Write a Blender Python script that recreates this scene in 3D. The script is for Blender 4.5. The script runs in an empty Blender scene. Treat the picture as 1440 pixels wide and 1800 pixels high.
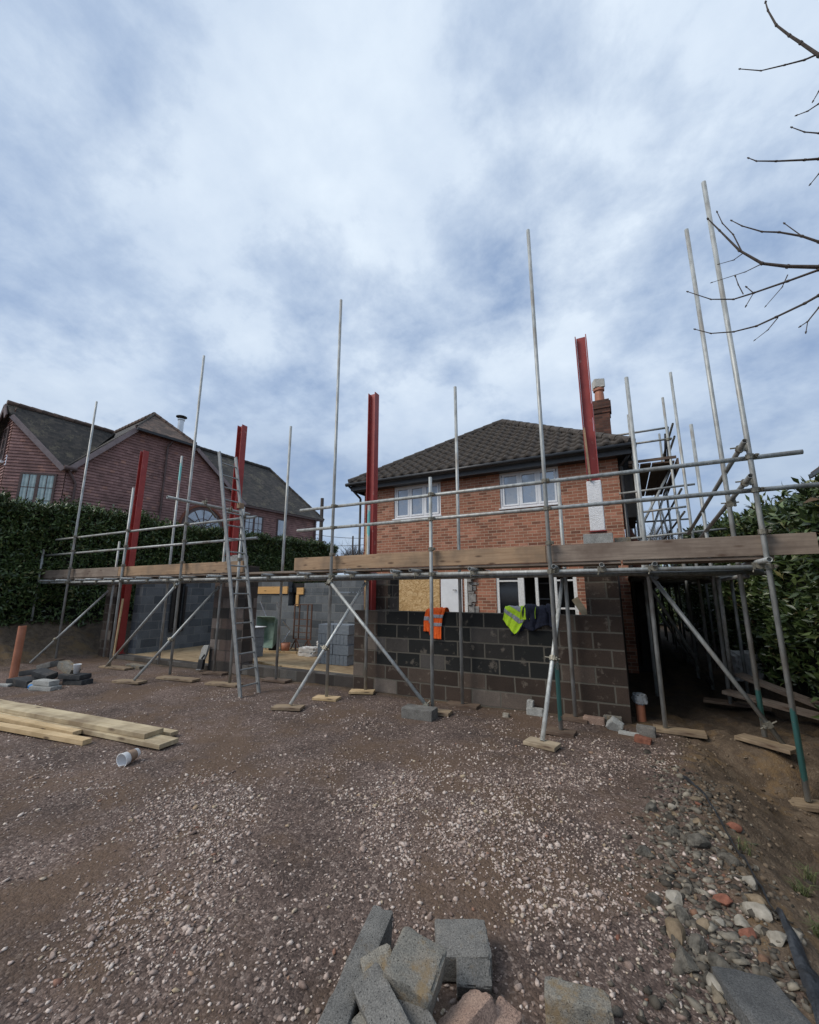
import bpy, bmesh, math, random
import numpy as np
from mathutils import Vector, Matrix, Euler, noise as mnoise
random.seed(7); RNG = np.random.default_rng(7)
SC = bpy.context.scene
COL = SC.collection
R = math.radians

# ------------------------------------------------------------------ camera
PITCH = math.atan(142.5/720.0); YAW = R(117.2)
cam = bpy.data.cameras.new("camera"); camo = bpy.data.objects.new("camera", cam); COL.objects.link(camo)
camo.location = (0, 0, 1.7)
fwd = Vector((math.cos(YAW)*math.cos(PITCH), math.sin(YAW)*math.cos(PITCH), math.sin(PITCH)))
camo.rotation_euler = fwd.to_track_quat('-Z', 'Y').to_euler()
cam.sensor_fit = 'HORIZONTAL'; cam.sensor_width = 36.0; cam.lens = 18.0
cam.clip_start = 0.05; cam.clip_end = 3000
SC.camera = camo

# ------------------------------------------------------------------ node helpers
class NT:
    def __init__(s, nt): s.nt = nt
    def n(s, typ, ins=None, **props):
        nd = s.nt.nodes.new(typ)
        for k, v in props.items(): setattr(nd, k, v)
        for k, v in (ins or {}).items():
            sk = nd.inputs[k]
            if isinstance(v, bpy.types.NodeSocket): s.nt.links.new(v, sk)
            elif isinstance(v, bpy.types.Node): s.nt.links.new(v.outputs[0], sk)
            else:
                if isinstance(v, (tuple, list)) and len(v) == 3 and sk.type == 'RGBA': v = (*v, 1)
                sk.default_value = v
        return nd
    def m(s, op, a, b=0.0, c=None, clamp=False):
        ins = {0: a, 1: b}
        if c is not None: ins[2] = c
        return s.n('ShaderNodeMath', ins, operation=op, use_clamp=clamp).outputs[0]
    def noise(s, vec, scale, detail=3, rough=.55, dist=0.0):
        return s.n('ShaderNodeTexNoise', {'Vector': vec, 'Scale': scale, 'Detail': detail, 'Roughness': rough, 'Distortion': dist}).outputs[0]
    def ramp(s, fac, pts, interp='LINEAR'):
        nd = s.n('ShaderNodeValToRGB', {0: fac}); cr = nd.color_ramp; cr.interpolation = interp
        while len(cr.elements) < len(pts): cr.elements.new(.5)
        for e, (p, c) in zip(cr.elements, pts):
            e.position = p
            e.color = (*c, 1) if isinstance(c, (tuple, list)) else (c, c, c, 1)
        return nd.outputs[0]
    def mix(s, fac, a, b, mode='MIX'):
        nd = s.n('ShaderNodeMix', data_type='RGBA', blend_type=mode)
        for i, v in ((0, fac), (6, a), (7, b)):
            sk = nd.inputs[i]
            if isinstance(v, bpy.types.NodeSocket): s.nt.links.new(v, sk)
            else: sk.default_value = (*v, 1) if isinstance(v, (tuple, list)) else v
        return nd.outputs[2]
    def comb(s, x, y, z=0.0): return s.n('ShaderNodeCombineXYZ', {0: x, 1: y, 2: z}).outputs[0]
    def sep(s, v):
        nd = s.n('ShaderNodeSeparateXYZ', {0: v}); return nd.outputs[0], nd.outputs[1], nd.outputs[2]
    def vm(s, op, a, b): return s.n('ShaderNodeVectorMath', {0: a, 1: b}, operation=op).outputs[0]

# ------------------------------------------------------------------ world (cloudy daylight), sun, exposure
SUN_EL, SUN_AZ = R(44), R(222)
w = bpy.data.worlds.new("World"); SC.world = w; w.use_nodes = True
T = NT(w.node_tree); w.node_tree.nodes.clear()
sky = T.n('ShaderNodeTexSky', sky_type='NISHITA', sun_disc=False, sun_elevation=SUN_EL, sun_rotation=SUN_AZ, air_density=1.0, dust_density=1.5, ozone_density=1.6)
dirv = T.n('ShaderNodeTexCoord').outputs['Generated']
dx, dy, dz = T.sep(dirv)
den = T.m('ADD', T.m('MAXIMUM', dz, 0.0), .33)
cp = T.comb(T.m('DIVIDE', dx, den), T.m('DIVIDE', dy, den), 0)
n1 = T.noise(T.vm('ADD', cp, (3.1, 1.7, .4)), 2.2, 9, .57, .1)
n2 = T.noise(T.vm('ADD', cp, (8.3, 4.2, 2.0)), 5.2, 9, .6, .1)
n3 = T.noise(T.vm('ADD', cp, (2.6, 7.7, 5.0)), 1.05, 5, .55, .2)
cov = T.m('ADD', T.m('MULTIPLY', n1, .62), T.m('MULTIPLY', n2, .38))
cmask = T.ramp(cov, [(.33, .15), (.43, .62), (.53, 1.0)])
shade = T.m('ADD', T.m('MULTIPLY', n3, .55), T.m('ADD', T.m('MULTIPLY', n2, .25), T.m('MULTIPLY', n1, .2)))
ccol = T.ramp(shade, [(.36, (2.5, 3.2, 4.45)), (.49, (3.6, 4.4, 5.6)), (.66, (5.4, 6.1, 6.9))])
hz = T.ramp(dz, [(0.0, 1.0), (.16, .85), (.42, 0.0)])
ccol = T.mix(T.m('MULTIPLY', hz, .72), ccol, (2.75, 3.45, 4.45))
bl = T.mix(1.0, sky.outputs[0], (.6, .62, .78), 'MULTIPLY')
blue = T.mix(.85, bl, (1.75, 2.6, 4.15))
cmask2 = T.m('MAXIMUM', T.sep(cmask)[0], T.m('MULTIPLY', hz, .8))
col = T.mix(cmask2, blue, ccol)
bg = T.n('ShaderNodeBackground', {0: col, 1: .1})
T.n('ShaderNodeOutputWorld', {0: bg})
sun = bpy.data.lights.new("sun", 'SUN'); sun.energy = 1.5; sun.angle = R(28); sun.color = (1, .93, .84)
suno = bpy.data.objects.new("sun", sun); COL.objects.link(suno)
sd = Vector((math.sin(SUN_AZ)*math.cos(SUN_EL), math.cos(SUN_AZ)*math.cos(SUN_EL), math.sin(SUN_EL)))
suno.rotation_euler = sd.to_track_quat('Z', 'Y').to_euler(); suno.location = (0, -5, 20)
SC.view_settings.view_transform = 'Standard'; SC.view_settings.look = 'None'
SC.view_settings.exposure = 0.55; SC.view_settings.gamma = 1.0

# ------------------------------------------------------------------ tagging helpers
def tag(o, label=None, cat=None, group=None, kind=None):
    if label: o['label'] = label
    if cat: o['category'] = cat
    if group: o['group'] = group
    if kind: o['kind'] = kind
    return o
def thing(name, label, cat, loc=(0, 0, 0), group=None, rz=0.0):
    o = bpy.data.objects.new(name, None); COL.objects.link(o); o.location = loc; o.rotation_euler = (0, 0, rz)
    o.empty_display_size = .2
    return tag(o, label, cat, group)

# ------------------------------------------------------------------ mesh builder
class MB:
    """collects geometry, links it as ONE mesh object; UVs are metres on each face"""
    def __init__(s): s.v = []; s.f = []; s.mi = []; s.slot = 0
    def face(s, pts):
        b = len(s.v); s.v += [tuple(p) for p in pts]; s.f.append(tuple(range(b, b+len(pts)))); s.mi.append(s.slot)
    def raw(s, vs, fs):
        b = len(s.v); s.v += [tuple(p) for p in vs]; s.f += [tuple(i+b for i in f) for f in fs]; s.mi += [s.slot]*len(fs)
    def box(s, x0, x1, y0, y1, z0, z1, M=None):
        vs = [(x, y, z) for z in (z0, z1) for y in (y0, y1) for x in (x0, x1)]
        if M is not None: vs = [tuple(M @ Vector(p)) for p in vs]
        s.raw(vs, [(0, 2, 3, 1), (4, 5, 7, 6), (0, 1, 5, 4), (2, 6, 7, 3), (0, 4, 6, 2), (1, 3, 7, 5)])
    def bar(s, p0, p1, a, b, up=(0, 0, 1)):
        p0 = Vector(p0); p1 = Vector(p1); d = p1-p0; L = d.length; d.normalize()
        x = d.cross(Vector(up)); 
        if x.length < 1e-4: x = d.cross(Vector((1, 0, 0)))
        x.normalize(); z = x.cross(d)
        M = Matrix((( x.x, d.x, z.x, p0.x), (x.y, d.y, z.y, p0.y), (x.z, d.z, z.z, p0.z), (0, 0, 0, 1)))
        s.box(-a/2, a/2, 0, L, -b/2, b/2, M)
    def tube(s, p0, p1, r, seg=12, r1=None, hollow=False, rings=None):
        p0 = Vector(p0); p1 = Vector(p1); d = (p1-p0); L = d.length; d.normalize()
        x = d.cross(Vector((0, 0, 1)))
        if x.length < 1e-3: x = Vector((1, 0, 0))
        x.normalize(); y = d.cross(x); r1 = r if r1 is None else r1
        st = [(0, r), (L, r1)]
        if hollow: st = [(.06, r*.8), (0, r*.8), (0, r), (L, r1), (L, r1*.8), (L-.06, r1*.8)]
        vs = []
        for (t, rr) in st:
            for k in range(seg):
                a = 2*math.pi*k/seg; vs.append(p0+d*t+(x*math.cos(a)+y*math.sin(a))*rr)
        fs = []
        for j in range(len(st)-1):
            for k in range(seg):
                k2 = (k+1) % seg; fs.append((j*seg+k, j*seg+k2, (j+1)*seg+k2, (j+1)*seg+k))
        fs.append(tuple(range(seg-1, -1, -1))); e = (len(st)-1)*seg; fs.append(tuple(range(e, e+seg)))
        s.raw(vs, fs)
    def lathe(s, cx, cy, prof, seg=20, M=None):
        vs = []; fs = []
        for (r, z) in prof:
            for k in range(seg):
                a = 2*math.pi*k/seg; p = Vector((cx+r*math.cos(a), cy+r*math.sin(a), z))
                vs.append(M @ p if M is not None else p)
        for j in range(len(prof)-1):
            for k in range(seg):
                k2 = (k+1) % seg; fs.append((j*seg+k, j*seg+k2, (j+1)*seg+k2, (j+1)*seg+k))
        s.raw(vs, fs)
    def prism(s, pts, d):
        """planar polygon pts extruded by vector d"""
        n = len(pts); a = [Vector(p) for p in pts]; b = [p+Vector(d) for p in a]
        s.raw(a+b, [tuple(range(n)), tuple(range(2*n-1, n-1, -1))]+[(i, n+i, n+(i+1) % n, (i+1) % n) for i in range(n)])
    def build(s, name, mats, parent=None, smooth=False, bevel=0, fixn=True, loc=None):
        me = bpy.data.meshes.new(name); me.from_pydata(s.v, [], s.f)
        if not isinstance(mats, (list, tuple)): mats = [mats]
        for m_ in mats: me.materials.append(m_)
        if len(mats) > 1: me.polygons.foreach_set('material_index', s.mi)
        if fixn:
            bm = bmesh.new(); bm.from_mesh(me); bmesh.ops.recalc_face_normals(bm, faces=bm.faces); bm.to_mesh(me); bm.free()
        return finish(me, name, parent, smooth, bevel, loc)
def add_uv(me):
    n = len(me.loops)
    if n == 0: return
    me.update()
    co = np.empty(len(me.vertices)*3, 'f'); me.vertices.foreach_get('co', co); co = co.reshape(-1, 3)
    lv = np.empty(n, 'i'); me.loops.foreach_get('vertex_index', lv)
    npo = len(me.polygons); nr = np.empty(npo*3, 'f'); me.polygons.foreach_get('normal', nr); nr = nr.reshape(-1, 3)
    lt = np.empty(npo, 'i'); me.polygons.foreach_get('loop_total', lt)
    N = np.repeat(nr, lt, axis=0)
    N = np.where(N[:, :1] + N[:, 1:2]*.9 < -1e-4, -N, N) if False else N
    t = np.stack([-N[:, 1], N[:, 0], np.zeros(n)], 1); ln = np.linalg.norm(t, axis=1)
    flat = ln < .25; t[flat] = (1, 0, 0); ln[flat] = 1; t /= ln[:, None]
    b = np.cross(N, t); b[flat] = (0, 1, 0)
    P = co[lv]
    uv = np.stack([(P*t).sum(1), (P*b).sum(1)], 1).astype('f')
    ul = me.uv_layers.new(name='UVMap'); ul.data.foreach_set('uv', uv.ravel())
def finish(me, name, parent=None, smooth=False, bevel=0, loc=None):
    add_uv(me)
    if smooth: me.polygons.foreach_set('use_smooth', [True]*len(me.polygons))
    o = bpy.data.objects.new(name, me); COL.objects.link(o)
    if parent is not None: o.parent = parent
    if loc is not None: o.location = loc
    if bevel:
        b = o.modifiers.new('bevel', 'BEVEL'); b.width = bevel; b.segments = 2; b.limit_method = 'ANGLE'; b.angle_limit = R(40)
    return o
def npmesh(name, V, F, mats, parent=None, smooth=False, uv=True):
    """fast mesh from numpy verts and uniform-size faces"""
    me = bpy.data.meshes.new(name); V = np.asarray(V, 'f'); F = np.asarray(F, 'i'); k = F.shape[1]
    me.vertices.add(len(V)); me.vertices.foreach_set('co', V.ravel())
    me.loops.add(F.size); me.loops.foreach_set('vertex_index', F.ravel())
    me.polygons.add(len(F)); me.polygons.foreach_set('loop_start', np.arange(0, F.size, k, dtype='i'))
    if smooth: me.polygons.foreach_set('use_smooth', np.ones(len(F), bool))
    me.update(calc_edges=True)
    for m_ in (mats if isinstance(mats, (list, tuple)) else [mats]): me.materials.append(m_)
    if uv: add_uv(me)
    o = bpy.data.objects.new(name, me); COL.objects.link(o)
    if parent is not None: o.parent = parent
    return o

# ------------------------------------------------------------------ value noise (numpy) for ground, drifts, hedges
def vnoise(x, y, seed=0):
    x = np.asarray(x, float); y = np.asarray(y, float)
    xi = np.floor(x).astype(int); yi = np.floor(y).astype(int); fx = x-xi; fy = y-yi
    def h(a, b):
        q = (a*374761393 + b*668265263 + seed*974711) & 0x7fffffff
        q = (q ^ (q >> 13))*1274126177 & 0x7fffffff
        return ((q ^ (q >> 16)) & 0xffff)/65535.0
    fx = fx*fx*(3-2*fx); fy = fy*fy*(3-2*fy)
    return (h(xi, yi)*(1-fx)+h(xi+1, yi)*fx)*(1-fy)+(h(xi, yi+1)*(1-fx)+h(xi+1, yi+1)*fx)*fy
def fbm(x, y, o=4, seed=0):
    s = 0; a = .5; t = 0
    for i in range(o): s = s+a*vnoise(np.asarray(x)*2**i, np.asarray(y)*2**i, seed+i); t += a; a *= .5
    return s/t
def sm(t): t = np.clip(t, 0, 1); return t*t*(3-2*t)

# ------------------------------------------------------------------ materials
def mat(name):
    m_ = bpy.data.materials.new(name); m_.use_nodes = True; t = NT(m_.node_tree)
    b = m_.node_tree.nodes['Principled BSDF']
    return m_, t, b
def setb(t, b, **k):
    for kk, v in k.items():
        sk = b.inputs[kk.replace('_', ' ')]
        if isinstance(v, bpy.types.NodeSocket): t.nt.links.new(v, sk)
        else: sk.default_value = (*v, 1) if isinstance(v, (tuple, list)) and len(v) == 3 and sk.type == 'RGBA' else v
def bump(t, b, h, strength=.5, dist=.01):
    nd = t.n('ShaderNodeBump', {'Height': h, 'Strength': strength, 'Distance': dist}); t.nt.links.new(nd.outputs[0], b.inputs['Normal'])
def coords(t, which='Object'): return t.n('ShaderNodeTexCoord').outputs[which]
def pos(t): return t.n('ShaderNodeNewGeometry').outputs['Position']
def simple(name, c0, c1, rough=.7, scale=12, bs=.25, bd=.004, metallic=0.0, c2=None, spots=None):
    m_, t, b = mat(name); p = pos(t)
    f = t.noise(p, scale, 5, .6)
    pts = [(.3, c0), (.7, c1)] if c2 is None else [(.25, c0), (.5, c1), (.75, c2)]
    c = t.ramp(f, pts)
    if spots:
        sf = t.ramp(t.noise(p, spots[1], 4, .65), [(spots[2], 0.0), (spots[2]+.06, 1.0)])
        c = t.mix(sf, c, spots[0])
    setb(t, b, Base_Color=c, Roughness=rough, Metallic=metallic); bump(t, b, t.noise(p, scale*5, 4, .6), bs, bd)
    return m_
def galv(name, teal=None, dark=1.0):
    """galvanised steel tube; teal=(z0,z1) paints a worn teal band"""
    m_, t, b = mat(name); p = pos(t)
    f = t.noise(t.vm('MULTIPLY', p, (1, 1, .25)), 22, 5, .65)
    g = t.noise(p, 3.1, 2, .5)
    c = t.ramp(f, [(.3, (.23*dark, .24*dark, .23*dark)), (.5, (.38*dark, .395*dark, .38*dark)), (.72, (.52*dark, .53*dark, .51*dark))])
    c = t.mix(t.ramp(g, [(.5, 0.0), (.75, .6)]), c, (.2, .15, .1))
    dots = t.ramp(t.noise(p, 60, 2, .5), [(.7, 0.0), (.76, .7)])
    c = t.mix(dots, c, (.5, .5, .47))
    if teal:
        x, y, z = t.sep(p); zz = t.m('ADD', z, t.m('MULTIPLY', t.m('SUBTRACT', t.noise(p, 9, 4, .7), .5), .5))
        k = t.m('MULTIPLY', t.m('GREATER_THAN', zz, teal[0]), t.m('LESS_THAN', zz, teal[1]))
        c = t.mix(t.m('MULTIPLY', k, .85), c, (.08, .36, .34))
    setb(t, b, Base_Color=c, Roughness=.5, Metallic=.25); bump(t, b, f, .15, .003)
    return m_
def wood(name, c0, c1, axis=0, dirt=None, rough=.75, sc=1.0, knots=True):
    m_, t, b = mat(name); p = coords(t, 'Object')
    s = [30*sc, 30*sc, 30*sc]; s[axis] = 1.6*sc
    v = t.vm('MULTIPLY', p, tuple(s))
    v = t.vm('ADD', v, t.n('ShaderNodeVectorMath', {0: t.n('ShaderNodeObjectInfo').outputs['Random'], 1: (37, 19, 53)}, operation='MULTIPLY').outputs[0])
    f = t.noise(v, 1.0, 6, .65, .6); g = t.noise(p, 2.2*sc, 4, .6)
    c = t.ramp(f, [(.3, c0), (.68, c1)])
    if dirt: c = t.mix(t.ramp(g, [(.42, 0.0), (.66, .85)]), c, dirt)
    if knots:
        kv = [9*sc]*3; kv[axis] = 2.6*sc
        vo = t.n('ShaderNodeTexVoronoi', {'Vector': t.vm('MULTIPLY', p, tuple(kv)), 'Scale': 1.0}).outputs['Distance']
        c = t.mix(t.ramp(vo, [(.07, .85), (.19, 0.0)]), c, (.07, .035, .018))
    setb(t, b, Base_Color=c, Roughness=rough); bump(t, b, f, .35, .003)
    return m_
def masonry(name, w_, h_, mw, ramp_pts, mortar, bs=.6, bd=.006, fine=90, alt=None, wob=.004, stagger=.5, rough=.9, stain=None):
    """bricks or blocks laid in courses on the face UVs (metres)"""
    m_, t, b = mat(name); uv = coords(t, 'UV'); P = pos(t)
    nz = t.n('ShaderNodeTexNoise', {'Vector': P, 'Scale': 7.0, 'Detail': 3.0}).outputs['Color']
    off = t.vm('MULTIPLY', t.vm('SUBTRACT', nz, (.5, .5, .5)), (wob*4, wob*4, 0))
    u, v, _ = t.sep(t.vm('ADD', uv, off))
    rv = t.m('DIVIDE', v, h_); row = t.m('FLOOR', rv); fv = t.m('SUBTRACT', rv, row)
    uu = t.m('ADD', t.m('DIVIDE', u, w_), t.m('MULTIPLY', t.m('PINGPONG', row, 1.0), stagger))
    cl = t.m('FLOOR', uu); fu = t.m('SUBTRACT', uu, cl)
    ev = t.m('MULTIPLY', t.m('MINIMUM', fv, t.m('SUBTRACT', 1.0, fv)), h_); eu = t.m('MULTIPLY', t.m('MINIMUM', fu, t.m('SUBTRACT', 1.0, fu)), w_)
    e = t.m('MINIMUM', ev, eu)
    mk = t.m('SUBTRACT', 1.0, t.n('ShaderNodeMapRange', {0: e, 1: mw*.35, 2: mw*.75, 3: 0.0, 4: 1.0}).outputs[0])
    rn = t.n('ShaderNodeTexWhiteNoise', {'Vector': t.comb(cl, row, 3.3)}, noise_dimensions='3D')
    rnd = rn.outputs['Value']
    c = t.ramp(rnd, ramp_pts)
    if alt:
        pts2, fn = alt
        x, y, z = t.sep(P); c = t.mix(fn(t, x, t.m('MULTIPLY', row, h_), rn.outputs['Color']), c, t.ramp(rnd, pts2))
    f = t.noise(P, fine, 5, .7); g = t.noise(P, 2.7, 5, .65)
    c = t.mix(1.0, c, t.ramp(f, [(.25, .55), (.75, 1.35)]), 'MULTIPLY')
    c = t.mix(1.0, c, t.ramp(g, [(.3, .75), (.7, 1.2)]), 'MULTIPLY')
    if stain: c = t.mix(t.ramp(t.noise(P, stain[1], 6, .7), [(stain[2], 0.0), (stain[2]+.08, stain[3])]), c, stain[0])
    mc = t.mix(1.0, mortar, t.ramp(f, [(.2, .6), (.8, 1.2)]), 'MULTIPLY')
    c = t.mix(mk, c, mc)
    hgt = t.m('SUBTRACT', t.m('MULTIPLY', f, .25), mk)
    setb(t, b, Base_Color=c, Roughness=rough); bump(t, b, hgt, bs, bd)
    return m_

M = {}
M['galv'] = galv('galvanised_steel'); M['galv_old'] = galv('old_galvanised_steel', dark=.7)
M['clamp'] = simple('clamp_steel', (.12, .11, .09), (.3, .28, .22), .5, 40, .4, .003, .5)
M['red_steel'] = simple('red_oxide_primer', (.27, .03, .025), (.36, .047, .038), .5, 5, .2, .002, 0, spots=((.4, .17, .14), 7, .64))
M['white_wrap'] = simple('white_sheet', (.76, .76, .76), (.88, .88, .88), .5, 14, .8, .02)
M['tan_wood'] = wood('tan_scaffold_board', (.27, .165, .09), (.43, .29, .175), 0, (.2, .14, .09))
M['grey_wood'] = wood('weathered_scaffold_board', (.17, .13, .1), (.32, .255, .2), 0, (.14, .1, .075))
M['grey_wood_y'] = wood('weathered_board_lengthwise', (.13, .095, .07), (.25, .19, .145), 1, (.11, .08, .06))
M['pale_wood'] = wood('fresh_sawn_timber', (.48, .33, .16), (.66, .5, .3), 0, (.4, .28, .14))
M['moss_wood'] = wood('muddy_timber', (.4, .31, .18), (.62, .52, .345), 0, (.19, .135, .08), sc=.8)
M['sole_wood'] = wood('sole_board_timber', (.2, .14, .08), (.38, .29, .19), 0, (.13, .09, .06))
M['sole_dark'] = wood('dark_sole_board', (.1, .07, .05), (.2, .14, .095), 0, (.08, .05, .035))
M['grey_pale'] = wood('worn_pale_timber', (.3, .23, .15), (.48, .39, .27), 0, (.17, .12, .07))
M['orange_wood'] = wood('orange_shuttering_timber', (.55, .3, .1), (.72, .43, .17), 0)

# front block wall: black blocks, browner and paler ones low down and to the right
def front_alt(t, x, z, rc):
    a = t.m('LESS_THAN', z, .40); bb = t.m('GREATER_THAN', x, -.92); cc = t.m('LESS_THAN', x, -4.0)
    return t.m('MAXIMUM', a, t.m('MAXIMUM', bb, cc))
M['front_block'] = masonry('black_and_brown_block', .45, .232, .02, [(0, (.009, .01, .009)), (.62, (.014, .014, .013)), (.76, (.03, .026, .022)), (.88, (.055, .047, .04)), (1, (.11, .1, .09))],
    (.125, .113, .09), alt=([(0, (.036, .023, .016)), (.6, (.058, .038, .027)), (.85, (.09, .064, .048)), (1, (.18, .15, .125))], front_alt), stain=((.25, .21, .165), 6, .58, .42))
M['grey_block'] = masonry('grey_block', .45, .232, .014, [(0, (.07, .08, .088)), (.5, (.105, .118, .128)), (1, (.16, .172, .18))], (.2, .205, .2), fine=60)
M['dirty_block'] = masonry('footing_block', .45, .215, .016, [(0, (.035, .028, .024)), (.5, (.065, .055, .047)), (1, (.14, .13, .115))], (.06, .055, .045), fine=60)
M['pier_block'] = masonry('mixed_pier_block', .45, .228, .015, [(0, (.03, .027, .025)), (.4, (.05, .042, .036)), (.7, (.12, .085, .07)), (1, (.2, .17, .15))], (.07, .06, .05), fine=60)
M['house_brick'] = masonry('orange_red_brick', .226, .0755, .0085, [(0, (.18, .074, .046)), (.2, (.28, .112, .066)), (.75, (.36, .15, .09)), (1, (.43, .2, .13))], (.5, .4, .29), bs=.5, bd=.004, fine=120, wob=.0012)
M['chimney_brick'] = masonry('dark_chimney_brick', .226, .0755, .009, [(0, (.06, .026, .018)), (1, (.15, .062, .04))], (.08, .062, .05), bs=.5, bd=.004, fine=120, wob=.0015)
def concrete(name, c0, c1, stain=None, rough=.93):
    m_, t, b = mat(name); p = coords(t, 'Object'); p = t.vm('ADD', p, t.n('ShaderNodeVectorMath', {0: t.n('ShaderNodeObjectInfo').outputs['Random'], 1: (31, 17, 43)}, operation='MULTIPLY').outputs[0])
    c = t.ramp(t.noise(p, 7, 5, .65), [(.32, c0), (.68, c1)]); f = t.noise(p, 170, 3, .7)
    c = t.mix(1.0, c, t.ramp(f, [(.3, .45), (.5, 1.0), (.7, 1.6)]), 'MULTIPLY')
    vo = t.n('ShaderNodeTexVoronoi', {'Vector': p, 'Scale': 110.0}); pit = t.ramp(vo.outputs['Distance'], [(.1, 1.0), (.3, 0.0)]); sel = t.ramp(t.sep(vo.outputs['Color'])[0], [(.72, 0.0), (.76, 1.0)])
    pit = t.m('MULTIPLY', t.sep(pit)[0], t.sep(sel)[0]); c = t.mix(t.m('MULTIPLY', pit, .8), c, (.02, .02, .018))
    if stain: c = t.mix(t.ramp(t.noise(p, 6, 6, .75), [(stain[1], 0.0), (stain[1]+.12, .75)]), c, stain[0])
    c = t.mix(t.ramp(t.noise(p, 3.5, 4, .7), [(.55, 0.0), (.7, .35)]), c, (.16, .12, .085))
    setb(t, b, Base_Color=c, Roughness=rough); bump(t, b, t.m('SUBTRACT', f, pit), .9, .004); return m_
M['conc_block'] = simple('dense_grey_concrete', (.1, .1, .096), (.23, .228, .218), .92, 34, 1.0, .01, spots=((.17, .135, .08), 5, .64))
M['conc_pale'] = simple('pale_concrete', (.24, .24, .22), (.42, .42, .4), .9, 14, .6, .005)
M['conc_yel'] = simple('stained_concrete', (.13, .126, .112), (.3, .288, .258), .92, 34, 1.0, .01, spots=((.26, .18, .08), 6, .57))
M['conc_dark'] = simple('black_concrete', (.02, .022, .024), (.05, .053, .056), .9, 9, .7, .006)
M['conc_pink'] = simple('pinkish_block', (.2, .13, .1), (.32, .22, .17), .9, 60, .8, .006, c2=(.24, .17, .13))
M['brick_red'] = simple('broken_red_brick', (.14, .05, .03), (.29, .115, .07), .9, 24, .7, .006)
M['conc_block'] = concrete('dense_grey_concrete', (.105, .1, .09), (.2, .19, .17), ((.17, .13, .08), .58)); M['conc_yel'] = concrete('stained_concrete', (.13, .126, .11), (.26, .235, .19), ((.24, .16, .07), .5))
M['conc_dark'] = concrete('black_concrete', (.022, .024, .026), (.05, .052, .054)); M['conc_pale'] = concrete('pale_concrete', (.26, .26, .24), (.44, .44, .41)); M['conc_pink'] = concrete('pinkish_block', (.24, .155, .115), (.36, .25, .19))
M['stack_block'] = simple('blue_grey_block', (.15, .175, .2), (.23, .26, .285), .85, 20, .4, .004)
M['white_pvc'] = simple('white_frame', (.7, .71, .72), (.82, .83, .84), .35, 4, .05, .001)
M['old_white'] = simple('flaking_white_paint', (.55, .55, .52), (.8, .8, .78), .6, 25, .5, .003, spots=((.2, .17, .13), 14, .66))
M['black_plastic'] = simple('black_gutter', (.012, .012, .013), (.03, .03, .03), .4, 10, .1, .002)
M['clad_and_shade'] = simple('dark_cladding_and_shade', (.008, .008, .009), (.02, .02, .02), .8, 14, .4, .004)
M['terracotta'] = simple('terracotta_pipe', (.33, .12, .06), (.46, .19, .11), .55, 5, .1, .003)
M['soil_floor'] = simple('sandy_boarded_floor', (.2, .13, .065), (.36, .25, .135), .95, 5, .5, .01, c2=(.44, .33, .19))
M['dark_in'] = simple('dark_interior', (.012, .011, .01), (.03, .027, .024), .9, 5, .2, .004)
M['trim_brown'] = simple('brown_trim', (.075, .045, .04), (.13, .08, .07), .6, 6, .2, .003)
M['pinkgrey'] = simple('bargeboard_paint', (.2, .15, .145), (.3, .235, .225), .6, 6, .2, .003)
M['chrome'] = simple('flue_steel', (.45, .46, .47), (.62, .63, .64), .3, 5, .05, .001, .8)
M['rust'] = simple('rusty_steel', (.09, .045, .03), (.17, .09, .06), .8, 25, .5, .003, .3)
M['green_poly'] = simple('green_barrow', (.1, .16, .12), (.22, .3, .25), .6, 6, .3, .004)
M['alu'] = simple('ladder_alloy', (.2, .21, .205), (.34, .35, .34), .5, 16, .2, .002, .3)
M['bag'] = simple('white_bag', (.5, .48, .44), (.72, .7, .66), .7, 9, .6, .01)
M['paper'] = simple('white_cup_card', (.78, .78, .77), (.86, .86, .85), .55, 6, .05, .001)
M['paper_in'] = simple('cup_inside', (.7, .71, .72), (.78, .79, .8), .5, 6, .05, .001)
M['card'] = simple('brown_card_sleeve', (.23, .15, .1), (.32, .22, .15), .8, 30, .2, .001)
M['blue_plastic'] = simple('blue_scrap', (.02, .17, .45), (.05, .27, .6), .5, 20, .4, .004)
M['membrane'] = simple('black_membrane', (.014, .016, .019), (.04, .044, .05), .5, 12, .7, .01)
M['bark'] = simple('twig_bark', (.05, .04, .035), (.11, .09, .075), .9, 40, .6, .003)
M['plaster'] = simple('render_scar', (.16, .15, .14), (.34, .33, .31), .95, 9, .9, .012)
def flat(name, c, rough=.7, metallic=0.0, **k):
    m_, t, b = mat(name); setb(t, b, Base_Color=c, Roughness=rough, Metallic=metallic, **k); return m_
def fabric(name, c0, c1, rough=.85):
    m_, t, b = mat(name); p = pos(t); setb(t, b, Base_Color=t.ramp(t.noise(p, 30, 4, .6), [(.3, c0), (.7, c1)]), Roughness=rough)
    bump(t, b, t.noise(p, 45, 4, .6), .5, .006); return m_
M['hivis_o'] = fabric('orange_hivis', (.85, .1, .008), (1.0, .17, .02))
M['hivis_y'] = fabric('yellow_hivis', (.5, .8, .02), (.66, .95, .05))
M['reflective'] = fabric('reflective_tape_silver', (.3, .3, .32), (.42, .42, .45), .5)
M['navy'] = fabric('navy_cloth', (.007, .009, .02), (.018, .022, .045))
def glassmat(name, tint, rough=.04):
    m_, t, b = mat(name); setb(t, b, Base_Color=tint, Roughness=rough, IOR=1.5); b.inputs['Specular IOR Level'].default_value = .9
    return m_
M['glass'] = glassmat('window_glass', (.34, .37, .41), .06); _t = NT(M['glass'].node_tree); _t.nt.links.new(_t.ramp(_t.noise(pos(_t), 2.3, 3, .6), [(.42, .1), (.58, .62)]), M['glass'].node_tree.nodes['Principled BSDF'].inputs['Metallic']); M['glass_dark'] = glassmat('dark_window_glass', (.012, .013, .015), .1)
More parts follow.
